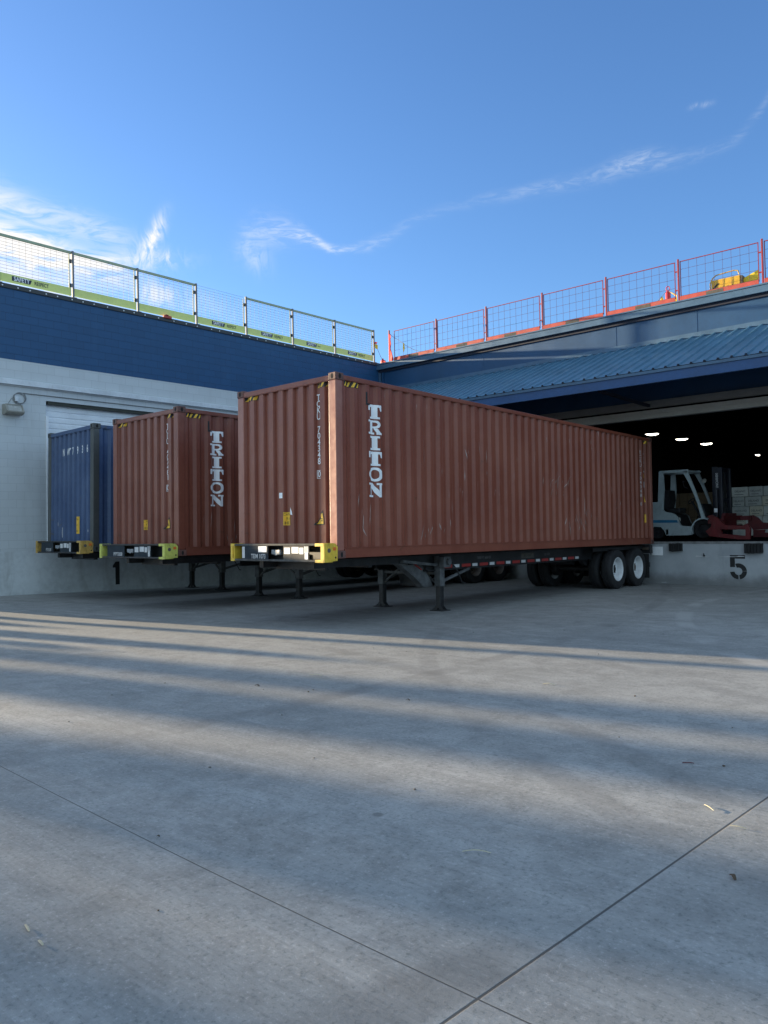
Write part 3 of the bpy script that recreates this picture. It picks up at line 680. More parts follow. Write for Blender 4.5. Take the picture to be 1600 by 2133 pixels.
    # hazard stripes at the top corners
    def stripes(pl, u0, u1, v0, v1, br, par, n_=4):
        gs = [(flat(rect(u0, u1, v0, v1), pl, 1, [k for k in br if u0 < k < u1]), 0)]; st_ = (u1-u0)/n_
        pl2 = (lambda u, v: tuple(Vector(pl(u, v))+(Vector((.002, 0, 0)) if pl is on_side else Vector((0, -.002, 0)))))
        for k in range(n_):
            a = u0+k*st_; sk = st_*.5
            gs.append((flat(poly([(a+.004, v0+.004), (a+st_*.5, v0+.004), (min(a+st_*.5+sk, u1-.004), v1-.004), (a+sk, v1-.004)]), pl2, 1, [q_ for q_ in br if u0 < q_ < u1]), 1))
        decal('hazard_stripe', gs, [M['ink'], M['yellow']], par)
    if style['stripes']:
        stripes(on_side, .19, .56, 2.70, 2.785, SBR, sp_, 4); stripes(on_side, CL-.58, CL-.2, 2.70, 2.785, SBR, sp_, 3)
        stripes(on_front, -.47, -.17, 2.70, 2.775, FBR, fp_, 3); stripes(on_front, -CW+.18, -CW+.50, 2.70, 2.775, FBR, fp_, 3)
    # big vertical word on the side
    if style.get('word'):
        gs = []; zt = 2.487; lh = .232
        for k, ch in enumerate(style['word']):
            wd = .33 if ch != 'I' else .30
            gs.append((flat(shift(slab(ch), .755+(.33-wd)/2, zt-lh-k*.2565, wd, lh), on_side, 1, SBR), 0))
        decal('lettering', gs, [M['white']], sp_)
        decal('rail_mark', [(flat(join(rect(.70, .735, 2.46, 2.67), rect(.735, .80, 2.46, 2.49)), on_side, 1, SBR), 0)], [M['ink']], sp_)
    for cy, cz, n_, sp1, sp2, ang in style.get('scrapes', ()):
        gs = []
        for k in range(n_):
            u, v = cy+random.gauss(0, sp1), cz+random.gauss(0, sp2); L_ = random.uniform(.03, .16); w1 = random.uniform(.004, .012); a = R(ang+random.uniform(-25, 25))
            dx, dz = math.cos(a)*L_, math.sin(a)*L_; px_, pz_ = -math.sin(a)*w1, math.cos(a)*w1
            gs.append((flat(poly([(u-dx, v-dz), (u+px_, v+pz_), (u+dx, v+dz), (u-px_*.6, v-pz_*.6)]), on_side, 1, [q_ for q_ in SBR if u-.2 < q_ < u+.2]), 0))
        decal('scratch_markings', gs, [M['scrape']], sp_)
    # vertical number on the front
    if style.get('num'):
        s_ = style['num']; hz = 1.32/len(s_); gs = []
        for k, ch in enumerate(s_):
            if ch == ' ': continue
            g_ = text_geo(ch, .14, bold=.012)
            gs.append((flat(shift(g_, style['numx'], 2.60-(k+.5)*hz, .98, 1.0), on_front, 1, FBR), 0))
        zz_ = 2.60-(len(s_)-.5)*hz; xx = style['numx']
        for r_ in (rect(xx-.05, xx-.042, zz_-.065, zz_+.065), rect(xx+.042, xx+.05, zz_-.065, zz_+.065), rect(xx-.05, xx+.05, zz_+.058, zz_+.066), rect(xx-.05, xx+.05, zz_-.066, zz_-.058)): gs.append((flat(r_, on_front, 1, FBR), 0))
        decal('lettering', gs, [M['white']], fp_)
        gs = []
        for k, ch in enumerate(s_):
            if ch != ' ': gs.append((flat(shift(text_geo(ch, .12), CL-.69, 2.45-k*.115, .8, 1.0), on_side, 1, SBR), 0))
        for k, ch in enumerate('45G1'): gs.append((flat(shift(text_geo(ch, .10), CL-.46, 2.42-k*.11, .8, 1.0), on_side, 1, SBR), 0))
        for r_ in (rect(CL-.50, CL-.43, 1.93, 1.97), rect(CL-.50, CL-.43, 1.52, 1.68)): gs.append((flat(r_, on_side, 1, SBR), 0))
        decal('lettering', gs, [M['white2']], sp_)
    if style.get('hnum'):
        gs = []
        for k, ch in enumerate(style['hnum']): gs.append((flat(shift(text_geo(ch, .24, bold=.02), -1.568+k*.2478, 2.34, .55, 1.0), on_front, 1, FBR), 0))
        decal('lettering', gs, [M['white']], fp_)
        decal('torn_sticker', [(flat(join(rect(-1.98, -1.945, .60, .69), rect(-1.74, -1.715, .32, .56), rect(-.30, -.275, .44, .49)), on_front, 1, FBR), 0)], [M['white2']], fp_)
    # stickers
    cx, w_, zt, hs = style['caution']
    gs = [(flat(rect(cx-w_/2, cx+w_/2, zt-hs, zt), on_front, 1, FBR), 0)]
    of2 = lambda u, v: (u, on_front(u, v)[1]-.002, v); os2 = lambda u, v: (on_side(u, v)[0]+.002, u, v)
    for k, (tx, sz) in enumerate((('CAUTION', .052), ("9' 6\"", .072), ('HIGH', .068))): gs.append((flat(shift(text_geo(tx, sz), cx, zt-hs*(.17+.33*k), .72 if k == 0 else .85, 1), of2, 1, FBR), 1))
    decal('caution_sticker', gs, [M['yellow'], M['ink']], fp_)
    if style.get('tri'):
        tx = style['tri']
        gs = [(flat(poly([(tx-.19, .525), (tx+.05, .525), (tx+.05, .63), (tx+.02, .765)]), on_front, 1, FBR), 1),
              (flat(poly([(tx-.15, .542), (tx+.035, .542), (tx+.035, .63), (tx+.012, .72)]), of2, 1, FBR), 0),
              (flat(join(rect(tx-.06, tx+.02, .585, .598), rect(tx-.06, tx+.02, .615, .628)), lambda u, v: (u, of2(u, v)[1]-.002, v), 1, FBR), 1)]
        decal('warning_triangle', gs, [M['yellow'], M['ink']], fp_)
        gs = [(flat(rect(CL-.55, CL-.40, .58, .80), on_side, 1, SBR), 0), (flat(shift(text_geo("9'6\"", .07), CL-.475, .70, .8, 1), os2, 1, SBR), 1),
              (flat(poly([(CL-.56, 1.13), (CL-.40, 1.13), (CL-.50, 1.38)]), on_side, 1, SBR), 0), (flat(rect(CL-.51, CL-.45, 1.78, 1.88), on_side, 1, SBR), 0)]
        decal('caution_sticker', gs, [M['yellow'], M['ink']], sp_)
    if style.get('paper'):
        decal('paper_label', [(flat(rect(-1.40, -1.29, .985, 1.075), on_front, 1, FBR), 0), (flat(poly([(-1.10, .71), (-1.05, .70), (-1.065, .76), (-1.10, .83)]), on_front, 1, FBR), 0)], [M['white']], fp_)
    return c_
red_style = dict(stripes=True, word='TRITON', num='TCKU 704348 0', numx=-.452, caution=(-1.19, .17, .75, .215), tri=-.36, paper=True,
                 scrapes=((6.6, 1.42, 16, .35, .10, 70), (7.2, 1.60, 9, .15, .12, 60), (7.5, .48, 12, .3, .10, 95), (8.4, .62, 14, .25, .12, 95), (10.1, .95, 8, .25, .15, 85), (.60, .60, 4, .10, .2, 88), (2.4, .4, 7, .4, .1, 80), (4.3, 1.9, 5, .5, .2, 85)))
make_container('long red-brown container with white vertical lettering, nearest and fully in view', (0, 0, 1.09), (TILT, 0, 0), M['red'], M['redpost'], M['casting'], red_style)
make_container('second red-brown container with white vertical lettering, between the blue and the nearest container', (-4.352, .06, 1.088), (TILT, 0, 0), M['red2'], M['red2'], M['casting'],
               dict(stripes=True, word='TRITON', num='TCLU 407481 0', numx=-.452, caution=(-1.19, .15, .72, .20), tri=-.36, scrapes=((1.4, .5, 6, .2, .15, 85),)))
make_container('faded blue container with rusty posts beside the white block wall', (-7.95, .22, 1.155), (-math.atan(SL+.006), 0, R(-2.3)), M['blue'], M['blue_post'], M['blue_post'],
               dict(stripes=False, hnum='NW7936', caution=(-.86, .20, .80, .40)))

# ------------------------------------------------------------------ container chassis (local: x 0 = centre line, y 0 = container front, z 0 = ground)
DK = 1.085
def make_chassis(label, loc, rot, ends, code, style):
    c_ = thing('container_chassis', label, 'trailer chassis', loc, rot, group='trailer chassis under the containers')
    X0, X1, Yb = -1.06+style.get('off', 0), 1.219, -.30
    Z0_, Z1_ = DK-.045, DK+.245
    # front bolster: channel with flanges, plates, connectors and painted ends
    mb = MB(); mb.bbox(X0+.02, X1-.18, Yb, -.02, Z1_-.035, Z1_-.004, .006); mb.bbox(X0+.02, X1-.18, Yb, -.02, Z0_+.004, Z0_+.035, .006); bo = mb.build('bolster', M['flange'] if not style.get('old') else M['chassis'], c_)
    mb = MB(); mb.box(X0+.02, X1-.05, -.12, -.02, Z0_+.036, Z1_-.036); mb.build('bolster_web', M['chassis'], bo)
    W_ = X1-X0
    mb = MB(); mb.box(X0+.30, X0+.96, Yb+.006, Yb+.02, Z0_+.036, Z1_-.036); pl = mb.build('number_plate', M['slate'], bo)
    fp = lambda u, v: (u, Yb+.003, v)
    zc = (Z0_+Z1_)/2
    gs = [(flat(shift(text_geo(code, .105, bold=.012), X0+.72, zc-.065, .80, 1), fp), 0)]
    if not style.get('old'): gs += [(flat(rect(X0+.30, X0+.37, zc-.095, zc+.095), fp), 0), (flat(rect(X0+.72, X0+.93, zc+.005, zc+.10), fp), 1)]
    decal('lettering', gs, [M['white2'], M['white']], pl)
    mb = MB(); mb.box(X0+1.34, X0+1.93, Yb+.006, Yb+.02, Z0_+.036, Z1_-.036); p2 = mb.build('registration_plate', M['tanplate'] if not style.get('old') else M['slate'], bo)
    gs = [(flat(rect(X0+1.36+a, X0+1.36+a+w1, zc-.0+z_, zc+.10+z_), fp), 0) for a, w1, z_ in ((.0, .14, -.02), (.18, .16, -.01), (.36, .09, -.02), (.47, .09, 0))]+[(flat(rect(X0+1.84, X0+1.91, zc-.10, zc+.10), fp), 0)]
    decal('paper_label', gs, [M['white'] if not style.get('old') else M['white2']], p2)
    mb = MB(); cx = X0+1.12
    for dx in (-.08, .07): 
        mb.cyl((cx+dx, -.14, zc), (cx+dx, Yb+.07, zc-.01), .03, 10); mb.bbox(cx+dx-.035, cx+dx+.035, Yb+.04, Yb+.075, zc-.03, zc+.045, .008)
    mb.cyl((cx, -.14, zc), (cx, Yb+.04, zc), .045, 12); mb.build('hose_coupling', M['galv'], bo)
    # painted end blocks
    def end(x0, x1):
        mb = MB(); prof = [(Yb-.004, Z0_), (-.02, Z0_+.02), (-.012, Z1_-.06), (-.06, Z1_-.005), (-.12, Z1_), (Yb-.004, Z1_)]
        mb.prism(prof, x1-.02, x1, 'x'); s0 = x0
        mb.prism([(Yb-.006, Z1_-.045), (-.10, Z1_-.045), (-.10, Z1_+.002), (Yb-.006, Z1_+.002)], x0, x1-.021, 'x')
        mb.prism([(Yb-.006, Z0_-.002), (-.10, Z0_-.002), (-.10, Z0_+.040), (Yb-.006, Z0_+.040)], x0, x1-.021, 'x')
        mb.box(x1-.075 if x1 > 0 else x0, x1-.021 if x1 > 0 else x0+.05, Yb-.005, Yb+.03, Z0_+.042, Z1_-.047)
        return mb.build('bolster_end', ends, bo)
    e1 = end(X1-.20, X1); end(X0, X0+.10)
    mb = MB(); mb.cyl((X1, -.20, zc+.035), (X1+.004, -.20, zc+.035), .034, 18); mb.build('marker_ring', M['tanplate'], e1)
    mb = MB(); mb.box(X1, X1+.004, -.115, -.05, zc+.035, zc+.085); mb.build('side_marker_lens', M['orange'], e1)
    mb = MB(); mb.cyl((X1, -.06, zc-.075), (X1+.003, -.06, zc-.075), .016, 12); mb.build('lock_hole', M['dark'], e1)
    # main frame
    mb = MB()
    for s_ in (-1, 1):
        x = .62*s_
        mb.box(x-.055, x+.055, .1, 12.05, DK-.05, DK-.03); mb.box(x-.008, x+.008, 2.9, 12.05, DK-.31, DK-.052); mb.box(x-.06, x+.06, 2.9, 12.05, DK-.335, DK-.312)
        mb.box(x-.05, x+.05, .0, 2.9, DK-.16, DK-.052)
    for y in (.35, 1.4, 2.5, 3.9, 5.4, 7.0, 8.6, 10.6, 11.9): mb.box(-.6, .6, y-.04, y+.04, DK-.2, DK-.055)
    mb.box(-1.2, 1.2, 11.95, 12.12, DK-.25, DK-.02); mb.box(-1.1, 1.1, 12.12, 12.17, DK-.62, DK-.5); mb.box(-.5, -.42, 12.1, 12.16, DK-.6, DK-.2); mb.box(.42, .5, 12.1, 12.16, DK-.6, DK-.2)
    mb.box(.678, .684, 3.15, 9.0, DK-.30, DK-.05)
    fr = mb.build('frame', M['chassis'], c_)
    ps = lambda u, v: (.688, u, v); gr, gw = [], []
    for k in range(9):
        y = 3.35+k*.62; gr.append((flat(rect(y, y+.30, DK-.295, DK-.235), ps), 0)); gr.append((flat(rect(y+.36, y+.54, DK-.295, DK-.235), ps), 1))
    decal('reflector_tape', gr, [M['reflred'], M['reflwhite']], fr)
    decal('lettering', [(flat(shift(text_geo('TARE WT. 6660 LBS', .075), 4.75, DK-.135, .8, 1), ps), 0), (flat(rect(6.2, 6.72, DK-.20, DK-.09), ps), 1), (flat(shift(text_geo(style.get('plate', 'NATIONAL'), .07), 6.46, DK-.145, .85, 1), lambda u, v: (.69, u, v)), 2), (flat(shift(text_geo(code, .075), 7.3, DK-.145, .8, 1), ps), 0)], [M['greybar'], M['tanplate'], M['ink']], fr)
    # landing gear
    ly = style['ly']
    for s_ in (-1, 1):
        x = .72*s_
        mb = MB(); mb.bbox(x-.07, x+.07, ly-.07, ly+.07, .46, DK-.06, .008); lg = mb.build('landing_leg', M['leg'], c_)
        mb = MB(); mb.bbox(x-.055, x+.055, ly-.055, ly+.055, .05, .47, .008)
        for k in range(-2, 3): mb.box(x-.058, x+.058, ly+k*.022-.004, ly+k*.022+.004, .12, .455)
        mb.build('inner_leg', M['chassis'], lg)
        mb = MB(); mb.bbox(x-.15, x+.15, ly-.13, ly+.13, 0, .016, .005)
        for dx in (-.1, .07): mb.prism([(x+dx-.05, .016), (x+dx+.06, .016), (x+(.03 if dx > 0 else -.03), .12)], ly-.05, ly-.038); mb.prism([(x+dx-.05, .016), (x+dx+.06, .016), (x+(.03 if dx > 0 else -.03), .12)], ly+.038, ly+.05)
        mb.build('foot_plate', M['chassis'], lg)
        mb = MB(); mb.bar((x, ly-.06, .86), (x, ly-1.1, DK-.12), .06, .05); mb.bar((x, ly+.07, .55), (x, ly+.95, DK-.33), .05, .05); mb.build('leg_brace', M['leg'], lg)
    mb = MB(); mb.bar((-.68, ly, .70), (.68, ly, .70), .05, .05); mb.bar((-.66, ly, .5), (-.05, ly, DK-.15), .035, .035); mb.bar((.66, ly, .5), (.05, ly, DK-.15), .035, .035); mb.build('cross_brace', M['leg'], c_)
    mb = MB(); mb.bbox(.79, .92, ly-.11, ly+.11, DK-.27, DK-.06, .02); mb.cyl((.92, ly, DK-.16), (.97, ly, DK-.16), .06, 12); gb = mb.build('gearbox', M['leg'], c_)
    mb = MB(); mb.tube([(.96, ly+.1, DK-.2), (.98, ly+.22, DK-.34), (.98, ly+.34, DK-.52), (.98, ly+.36, DK-.56), (1.05, ly+.36, DK-.57)], .012, 7); mb.build('crank_handle', M['chassis'], gb)
    if not style.get('old'):
        mb = MB(); mb.prism([(ly-1.15, DK-.07), (ly-.45, DK-.07), (ly-.02, .52), (ly-.02, .45), (ly-.28, .45), (ly-.50, .62)], .40, .56, 'x'); mb.build('leg_gusset', M['leg'], c_)
        mb = MB(); mb.bar((.565, ly-.62, DK-.16), (.565, ly-.36, .78), .012, .05, (1, 0, 0)); mb.build('reflector_tape', M['reflred'], c_)
        mb = MB(); mb.prism([(-.62, .80), (.15, .80), (-.05, .42), (-.5, .42)], ly+.3, ly+.42); mb.build('spare_carrier', M['chassis'], c_)
    # tandem axles
    for ya in (10.0, 11.225):
        mb = MB(); mb.cyl((-1.0, ya, .49), (1.0, ya, .49), .065, 12); mb.cyl((-.6, ya, .49), (-.45, ya, .49), .2, 16); mb.cyl((.45, ya, .49), (.6, ya, .49), .2, 16); mb.build('axle', M['chassis'], c_)
        for s_ in (-1, 1):
            for x0 in (.59, .935):
                cx = s_*(x0+.125); outer = x0 > .9
                wh_ = bpy.data.objects.new('wheel', None); COL.objects.link(wh_); wh_.parent = c_; wh_.location = (cx, ya, .492)
                T = [(.285, -.105), (.33, -.125), (.43, -.128), (.475, -.118), (.492, -.095), (.497, -.05), (.4975, -.048), (.488, -.046), (.488, -.036), (.4975, -.034), (.4985, .0), (.4985, .034), (.488, .036), (.488, .046), (.4975, .048), (.492, .095), (.475, .118), (.43, .128), (.33, .125), (.285, .105)]
                mb = MB(); mb.lathe(T, (0, 0, 0), 'x', 44); mb.build('tyre', M['tyre'], wh_)
                rp = [(.30, .112), (.288, .118), (.278, .108), (.272, .085), (.262, .06), (.256, .0), (.246, -.03), (.225, -.042), (.15, -.05), (.12, -.042), (.10, -.042)] if outer else [(.29, -.11), (.27, -.08), (.26, .08), (.29, .11)]
                mb = MB(); mb.lathe([(r_, o_*s_) for r_, o_ in rp], (0, 0, 0), 'x', 40); mb.build('rim', M['rimdark'] if style.get('old') else M['rim'], wh_)
                if outer:
                    mb = MB(); mb.lathe([(.10, -.045*s_), (.096, .0), (.08, .012*s_), (.0, .014*s_)], (0, 0, 0), 'x', 20)
                    for k in range(10):
                        a = k*math.pi/5; p = Vector((0, .145*math.cos(a), .145*math.sin(a))); mb.cyl(p+Vector((-.05*s_, 0, 0)), p+Vector((-.02*s_, 0, 0)), .014, 6)
                    mb.build('hub', M['hub'] if ya > 10.5 else M['dark'], wh_)
    mb = MB()
    for s_ in (-1, 1):
        x = .5*s_; mb.box(x-.05, x+.05, 9.55, 11.7, .62, .70); mb.box(x-.08, x+.08, 10.45, 10.8, .5, .74)
        mb.prism([(9.2, DK-.33), (9.65, DK-.33), (9.62, .58), (9.5, .58)], x-.05, x+.05, 'x'); mb.prism([(10.45, DK-.33), (10.85, DK-.33), (10.72, .58), (10.58, .58)], x-.05, x+.05, 'x'); mb.prism([(11.55, DK-.33), (11.95, DK-.33), (11.7, .58), (11.6, .58)], x-.05, x+.05, 'x')
    mb.cyl((-.3, 9.3, .72), (.3, 9.3, .72), .11, 14); mb.build('suspension', M['chassis'], c_)
    for s_ in (-1, 1):
        mb = MB(); a, b_ = sorted((s_*.58, s_*1.2)); mb.box(a, b_, 11.86, 11.872, .18, DK-.26); mb.build('mud_flap', M['rubber'], c_)
    mb = MB(); mb.bbox(1.0, 1.16, 11.9, 12.0, DK-.15, DK-.09, .01); mb.build('rear_marker', M['hub'], c_)
    mb = MB()
    for y in (9.15, 9.75, 10.25): mb.box(1.0, 1.004, y, y+.18, DK-.10, DK-.06)
    mb.box(.97, .998, 9.0, 11.95, DK-.13, DK-.05); mb.build('side_rail', M['chassis'], c_)
    return c_
make_chassis('black trailer chassis with chipped yellow bolster ends under the nearest red container', (-1.219, 0, 0), (TILT, 0, 0), M['yelpaint'], 'TEIM 1073', dict(ly=3.2))
make_chassis('trailer chassis with bright lime bolster ends under the second red container', (-4.352-1.219, .04, 0), (TILT, 0, 0), M['lime'], 'PFPT0008', dict(ly=3.55, off=-.15, old=True))
q_ = R(-2.3)
make_chassis('trailer chassis with rusty yellow bolster ends under the faded blue container', (-7.95-1.219*math.cos(q_), .22-1.219*math.sin(q_), .065), (-math.atan(SL+.006), 0, q_), M['oldyel'], 'FSY0109', dict(ly=3.75, off=-.15, old=True))

# ------------------------------------------------------------------ guardrails on the roofs
XP = XL-.1
lposts = [-2.33, -.40, 1.523, 3.443, 5.424, 7.338, 9.347, 11.393, 13.496]
names_l = ['leftmost mesh guardrail panel on the block building roof, cut by the picture edge', 'yellow-green mesh guardrail panel with a full logo, above the wall lamp', 'yellow-green mesh guardrail panel without a logo, second whole one from the left edge',
           'yellow-green guardrail panel without a logo, above the roll-up dock door, beside a red clamp', 'guardrail mesh panel lacking a top rail', 'logo guardrail panel with top rail, just right of the panel lacking one',
           'logo guardrail panel above the front face of the nearest container, second from the roof corner', 'last yellow-green guardrail panel, at the inner roof corner']
logo = {0: 'SR', 1: 'SR', 4: 'SR', 5: 'SR', 6: 'S', 7: 'SR'}
zt0 = ZR+.005
for i in range(len(lposts)-1):
    a, b_ = lposts[i]+.03, lposts[i+1]-.08; notop = i == 4
    o = thing('mesh_guardrail', names_l[i], 'guardrail', (XP, (a+b_)/2, ZR), group='yellow-green guardrail panels on the block building'); h = (b_-a)/2
    topz = 1.27 if not notop else 1.20
    mb = MB(); n_ = 11
    for k in range(n_+1): yy = -h+.02+(2*h-.04)*k/n_; mb.bar((0, yy, .06), (0, yy, topz-.02), .0055, .0055)
    for k in range(15): zz_ = .08+k*.083; mb.bar((0.004, -h, zz_), (0.004, h, zz_), .0055, .0055)
    mb.build('wire_mesh', M['wire'], o)
    mb = MB(); mb.bar((0, -h, .06), (0, -h, topz), .02, .02); mb.bar((0, h, .06), (0, h, topz), .02, .02); mb.build('panel_stile', M['raildark'], o)
    if not notop:
        mb = MB(); mb.bbox(-.02, .02, -h-.03, h+.08, topz-.07, topz, .006); mb.build('top_rail', M['raildark'], o)
    mb = MB(); mb.bbox(.006, .022, -h, h+.04, .068, .285, .003); kb = mb.build('kick_board', M['railgreen'], o)
    pk = lambda u, v: (.0245, u, v); pk2 = lambda u, v: (.0265, u, v)
    if i in logo:
        u0 = -.62 if i in (1,) else -.35
        if i == 1: u0 = -.60
        gs = [(flat(poly([(u0, .13), (u0+.46, .125), (u0+.50, .235), (u0, .25)]), pk), 0), (flat(shift(text_geo('SAFETY', .15, bold=.02), u0+.245, .186, .80, 1), pk2), 1)]
        if logo[i] == 'SR': gs.append((flat(shift(text_geo('RESPECT', .13, bold=.012), u0+.75, .178, .74, 1), pk2), 2))
        else: gs.append((flat(shift(text_geo('RES', .09), u0+.6, .17, .9, .8), pk2), 2))
        decal('lettering', gs, [M['navy'], M['white'], M['navy']], kb)
    mb = MB()
    for zz_ in (.30, .95): mb.bbox(-.02, .03, h+.005, h+.05, zz_, zz_+.1, .004)
    mb.build('panel_clip', M['cap'], o)
pl_names = ['grey guardrail post beyond the left picture edge', 'grey guardrail post at the left picture edge', 'grey guardrail post above the left end of the dock door', 'grey guardrail post above the middle of the dock door', 'grey guardrail post left of the mesh panel lacking a top rail', 'grey guardrail post right of the mesh panel lacking a top rail', 'grey guardrail post above the left corner of the nearest container', 'grey guardrail post second from the inner roof corner', 'last grey guardrail post nearest the inner roof corner']
p0 = None
for i, y in enumerate(lposts):
    if p0 is None:
        p0 = thing('guardrail_post', pl_names[0], 'post', group='grey posts of the block building guardrail')
        mb = MB(); mb.bbox(-.025, .025, -.027, .027, 0.01, 1.272, .006); mb.build('upright', M['postgrey'], p0)
        mb = MB(); mb.box(-.09, .09, -.06, .06, 0.004, .014); mb.build('base_plate', M['galv'], p0); o = p0
    else: o = copy_tree(p0)
    o.location = (XP+.045, y, ZR); o['label'] = pl_names[i]
mb = MB(); mb.bbox(-.04, .05, -.13, .13, .0, .09, .02); mb.bbox(-.02, .06, -.08, .02, .09, .11, .008)
tag(mb.build('red_clamp', M['boardred'], loc=(XL+.02, 4.35, 7.80)), 'small red clamp on the roof edge below a plain yellow-green guardrail panel', 'clamp')

rposts = [-10.735, -8.473, -6.311, -4.131, -1.923, .289, 2.533, 4.78, 7.0]
rn = ['red mesh guardrail panel at the inner roof corner, beside red flag cloth', 'red mesh guardrail panel second from the inner roof corner', 'red mesh guardrail panel third from the inner roof corner', 'red mesh guardrail panel fourth from the inner roof corner', 'red mesh guardrail panel in front of the red anchor post', 'red mesh guardrail panel in front of the yellow generator', 'red mesh guardrail panel cut by the right picture edge', 'red mesh guardrail panel beyond the right picture edge']
ZW = 7.775
for i in range(len(rposts)-1):
    a, b_ = rposts[i]+.06, rposts[i+1]-.10; h = (b_-a)/2
    if i == 0: a += .2; h = (b_-a)/2
    o = thing('mesh_guardrail', rn[i], 'guardrail', ((a+b_)/2, YF+.1, ZW), group='red guardrail panels on the warehouse roof')
    mb = MB()
    for p_, q2 in (((-h, 0, .14), (-h, 0, 1.2)), ((h, 0, .14), (h, 0, 1.2)), ((-h, 0, 1.19), (h, 0, 1.19))): mb.bar(p_, q2, .021, .021)
    mb.build('panel_frame', M['railred'], o)
    mb = MB()
    for k in range(1, 9): xx = -h+2*h*k/9; mb.bar((xx, 0, .1), (xx, 0, 1.19), .0065, .0065)
    for k in range(4): mb.bar((-h, .006, .2+k*.255), (h, .006, .2+k*.255), .0065, .0065)
    mb.build('wire_mesh', M['redwire'], o)
    mb = MB(); mb.bbox(-h-.02, h, -.035, -.012, .03, .185, .004); kb = mb.build('kick_board', M['boardred'], o)
    k0 = (-.25+.1*math.sin(i*2.1))
    decal('board_label', [(flat(rect(k0, k0+.46, .045, .165), lambda u, v: (u, -.0375, v)), 0), (flat(shift(text_geo('SAFETY RAIL' if False else 'DANGER', .10), k0+.23, .105, .9, 1), lambda u, v: (u, -.0395, v)), 1)] if False else [(flat(rect(k0, k0+.46, .045, .165), lambda u, v: (u, -.0375, v)), 0)], [M['tanplate'], M['boardred']], kb)
    mb = MB()
    for zz_ in (.36, .9): mb.box(h+.012, h+.075, -.012, .012, zz_, zz_+.035)
    mb.build('panel_clip', M['railred'], o)
pr_names = ['weathered guardrail post at the inner roof corner, wrapped in red flag cloth', 'red guardrail post second from the inner roof corner', 'red guardrail post third from the inner roof corner', 'red guardrail post fourth from the inner roof corner', 'red guardrail post left of the panel holding the anchor post', 'red guardrail post just right of the anchor post', 'red guardrail post right of the yellow board', 'red guardrail post beyond the right picture edge', 'farthest red guardrail post beyond the right picture edge']
p0 = None
for i, x in enumerate(rposts):
    if p0 is None:
        p0 = thing('guardrail_post', pr_names[0], 'post', group='posts of the red warehouse guardrail')
        mb = MB(); mb.bbox(-.024, .024, -.024, .024, .01, 1.27, .005); mb.build('upright', M['railred'], p0)
        mb = MB(); mb.box(-.08, .08, -.06, .06, .004, .016); mb.build('base_plate', M['galv'], p0); o = p0
    else: o = copy_tree(p0)
    o.location = (x, YF+.1, ZW); o['label'] = pr_names[i]

# roof clutter
def cloth(pts, th=.006):
    mb = MB(); n_ = len(pts); vs = [Vector(p) for p in pts]; d = Vector((0, th, 0))
    mb.add(vs+[p+d for p in vs], [tuple(range(n_)), tuple(range(n_, 2*n_))[::-1]]+[(k, (k+1) % n_, n_+(k+1) % n_, n_+k) for k in range(n_)]); return mb
XC, YC = rposts[0], YF+.05
fl = thing('flag_rope', 'grey rope with a red and a yellow flag hanging from the last yellow-green panel', 'flag rope', (XL, 13.5, ZW))
mb = MB(); mb.tube([(-.05, .02, .82), (.05, .03, .68), (.12, .05, .48), (.22, .08, .24), (.27, .1, .16), (.42, .12, .06)], .008, 6); mb.build('rope', M['rope'], fl)
mb = cloth([(-.06, 0, .84), (.02, .01, .86), (.11, -.01, .83), (.06, 0, .77), (-.02, 0, .79)], .03); mb.build('red_flag', M['clothred'], fl)
mb = cloth([(-.02, 0, .78), (.05, .02, .76), (.11, .03, .72), (.13, .0, .55), (.06, -.02, .58), (.0, 0, .62)]); mb.build('yellow_flag', M['clothyel'], fl)
mb = cloth([(.25, .08, .20), (.33, .06, .15), (.48, .04, .05), (.46, .05, .01), (.34, .05, .03), (.27, .07, .06)]); mb.build('red_flag', M['clothred'], fl)
mb = MB(); mb.bbox(-.09, .07, -.08, .08, 0, .17, .02); mb.cyl((-.02, 0, .17), (-.02, 0, .24), .03, 8)
tag(mb.build('weight_block', M['boardred'], loc=(XL+.12, YF+.12, 7.78)), 'small dull red block standing in the inner roof corner', 'weight block')
mb = cloth([(.02, 0, 1.12), (.10, .0, 1.08), (.14, -.01, .98), (.10, 0, .9), (.13, 0, .72), (.09, .01, .55), (.14, 0, .42), (.20, -.02, .22), (.24, 0, .10), (.16, -.01, .05), (.08, 0, .09), (.03, 0, .05), (.03, 0, .6), (.045, 0, .82), (.02, 0, .95)], .03)
tag(mb.build('draped_flag', M['clothred'], loc=(XC, YC-.02, ZW)), 'crumpled red flag cloth draped on the corner post', 'flag')
fl = thing('flag_rope', 'sagging rope with one yellow flag strung across the corner red panel', 'flag rope', (XC, YC+.02, ZW))
mb = MB(); mb.tube([(.06, 0, 1.12), (.18, .02, 1.0), (.45, .03, .82), (.8, .03, .56), (1.2, .02, .32), (1.5, .02, .2)], .009, 6); mb.build('rope', M['rope'], fl)
mb = cloth([(.70, .02, .66), (.76, .0, .64), (.775, .01, .45), (.74, -.01, .28), (.715, 0, .36), (.69, .0, .48)]); mb.build('yellow_flag', M['clothyel'], fl)
an = thing('roof_anchor', 'red anchor post with an eye ring behind the mesh guardrail', 'anchor post', (-.12, YF+.35, ZW))
mb = MB(); mb.lathe([(.0, .02), (.075, .02), (.075, .2), (.08, .22), (.075, .24), (.075, .42), (.055, .47), (.03, .5), (0, .5)], (0, 0, 0), 'z', 18); mb.build('column', M['redsteel'], an)
mb = MB(); mb.tube([(.055*math.cos(a), 0, .565+.065*math.sin(a)) for a in [i*2*math.pi/16 for i in range(17)]], .013, 6); mb.build('eye_ring', M['redsteel'], an)
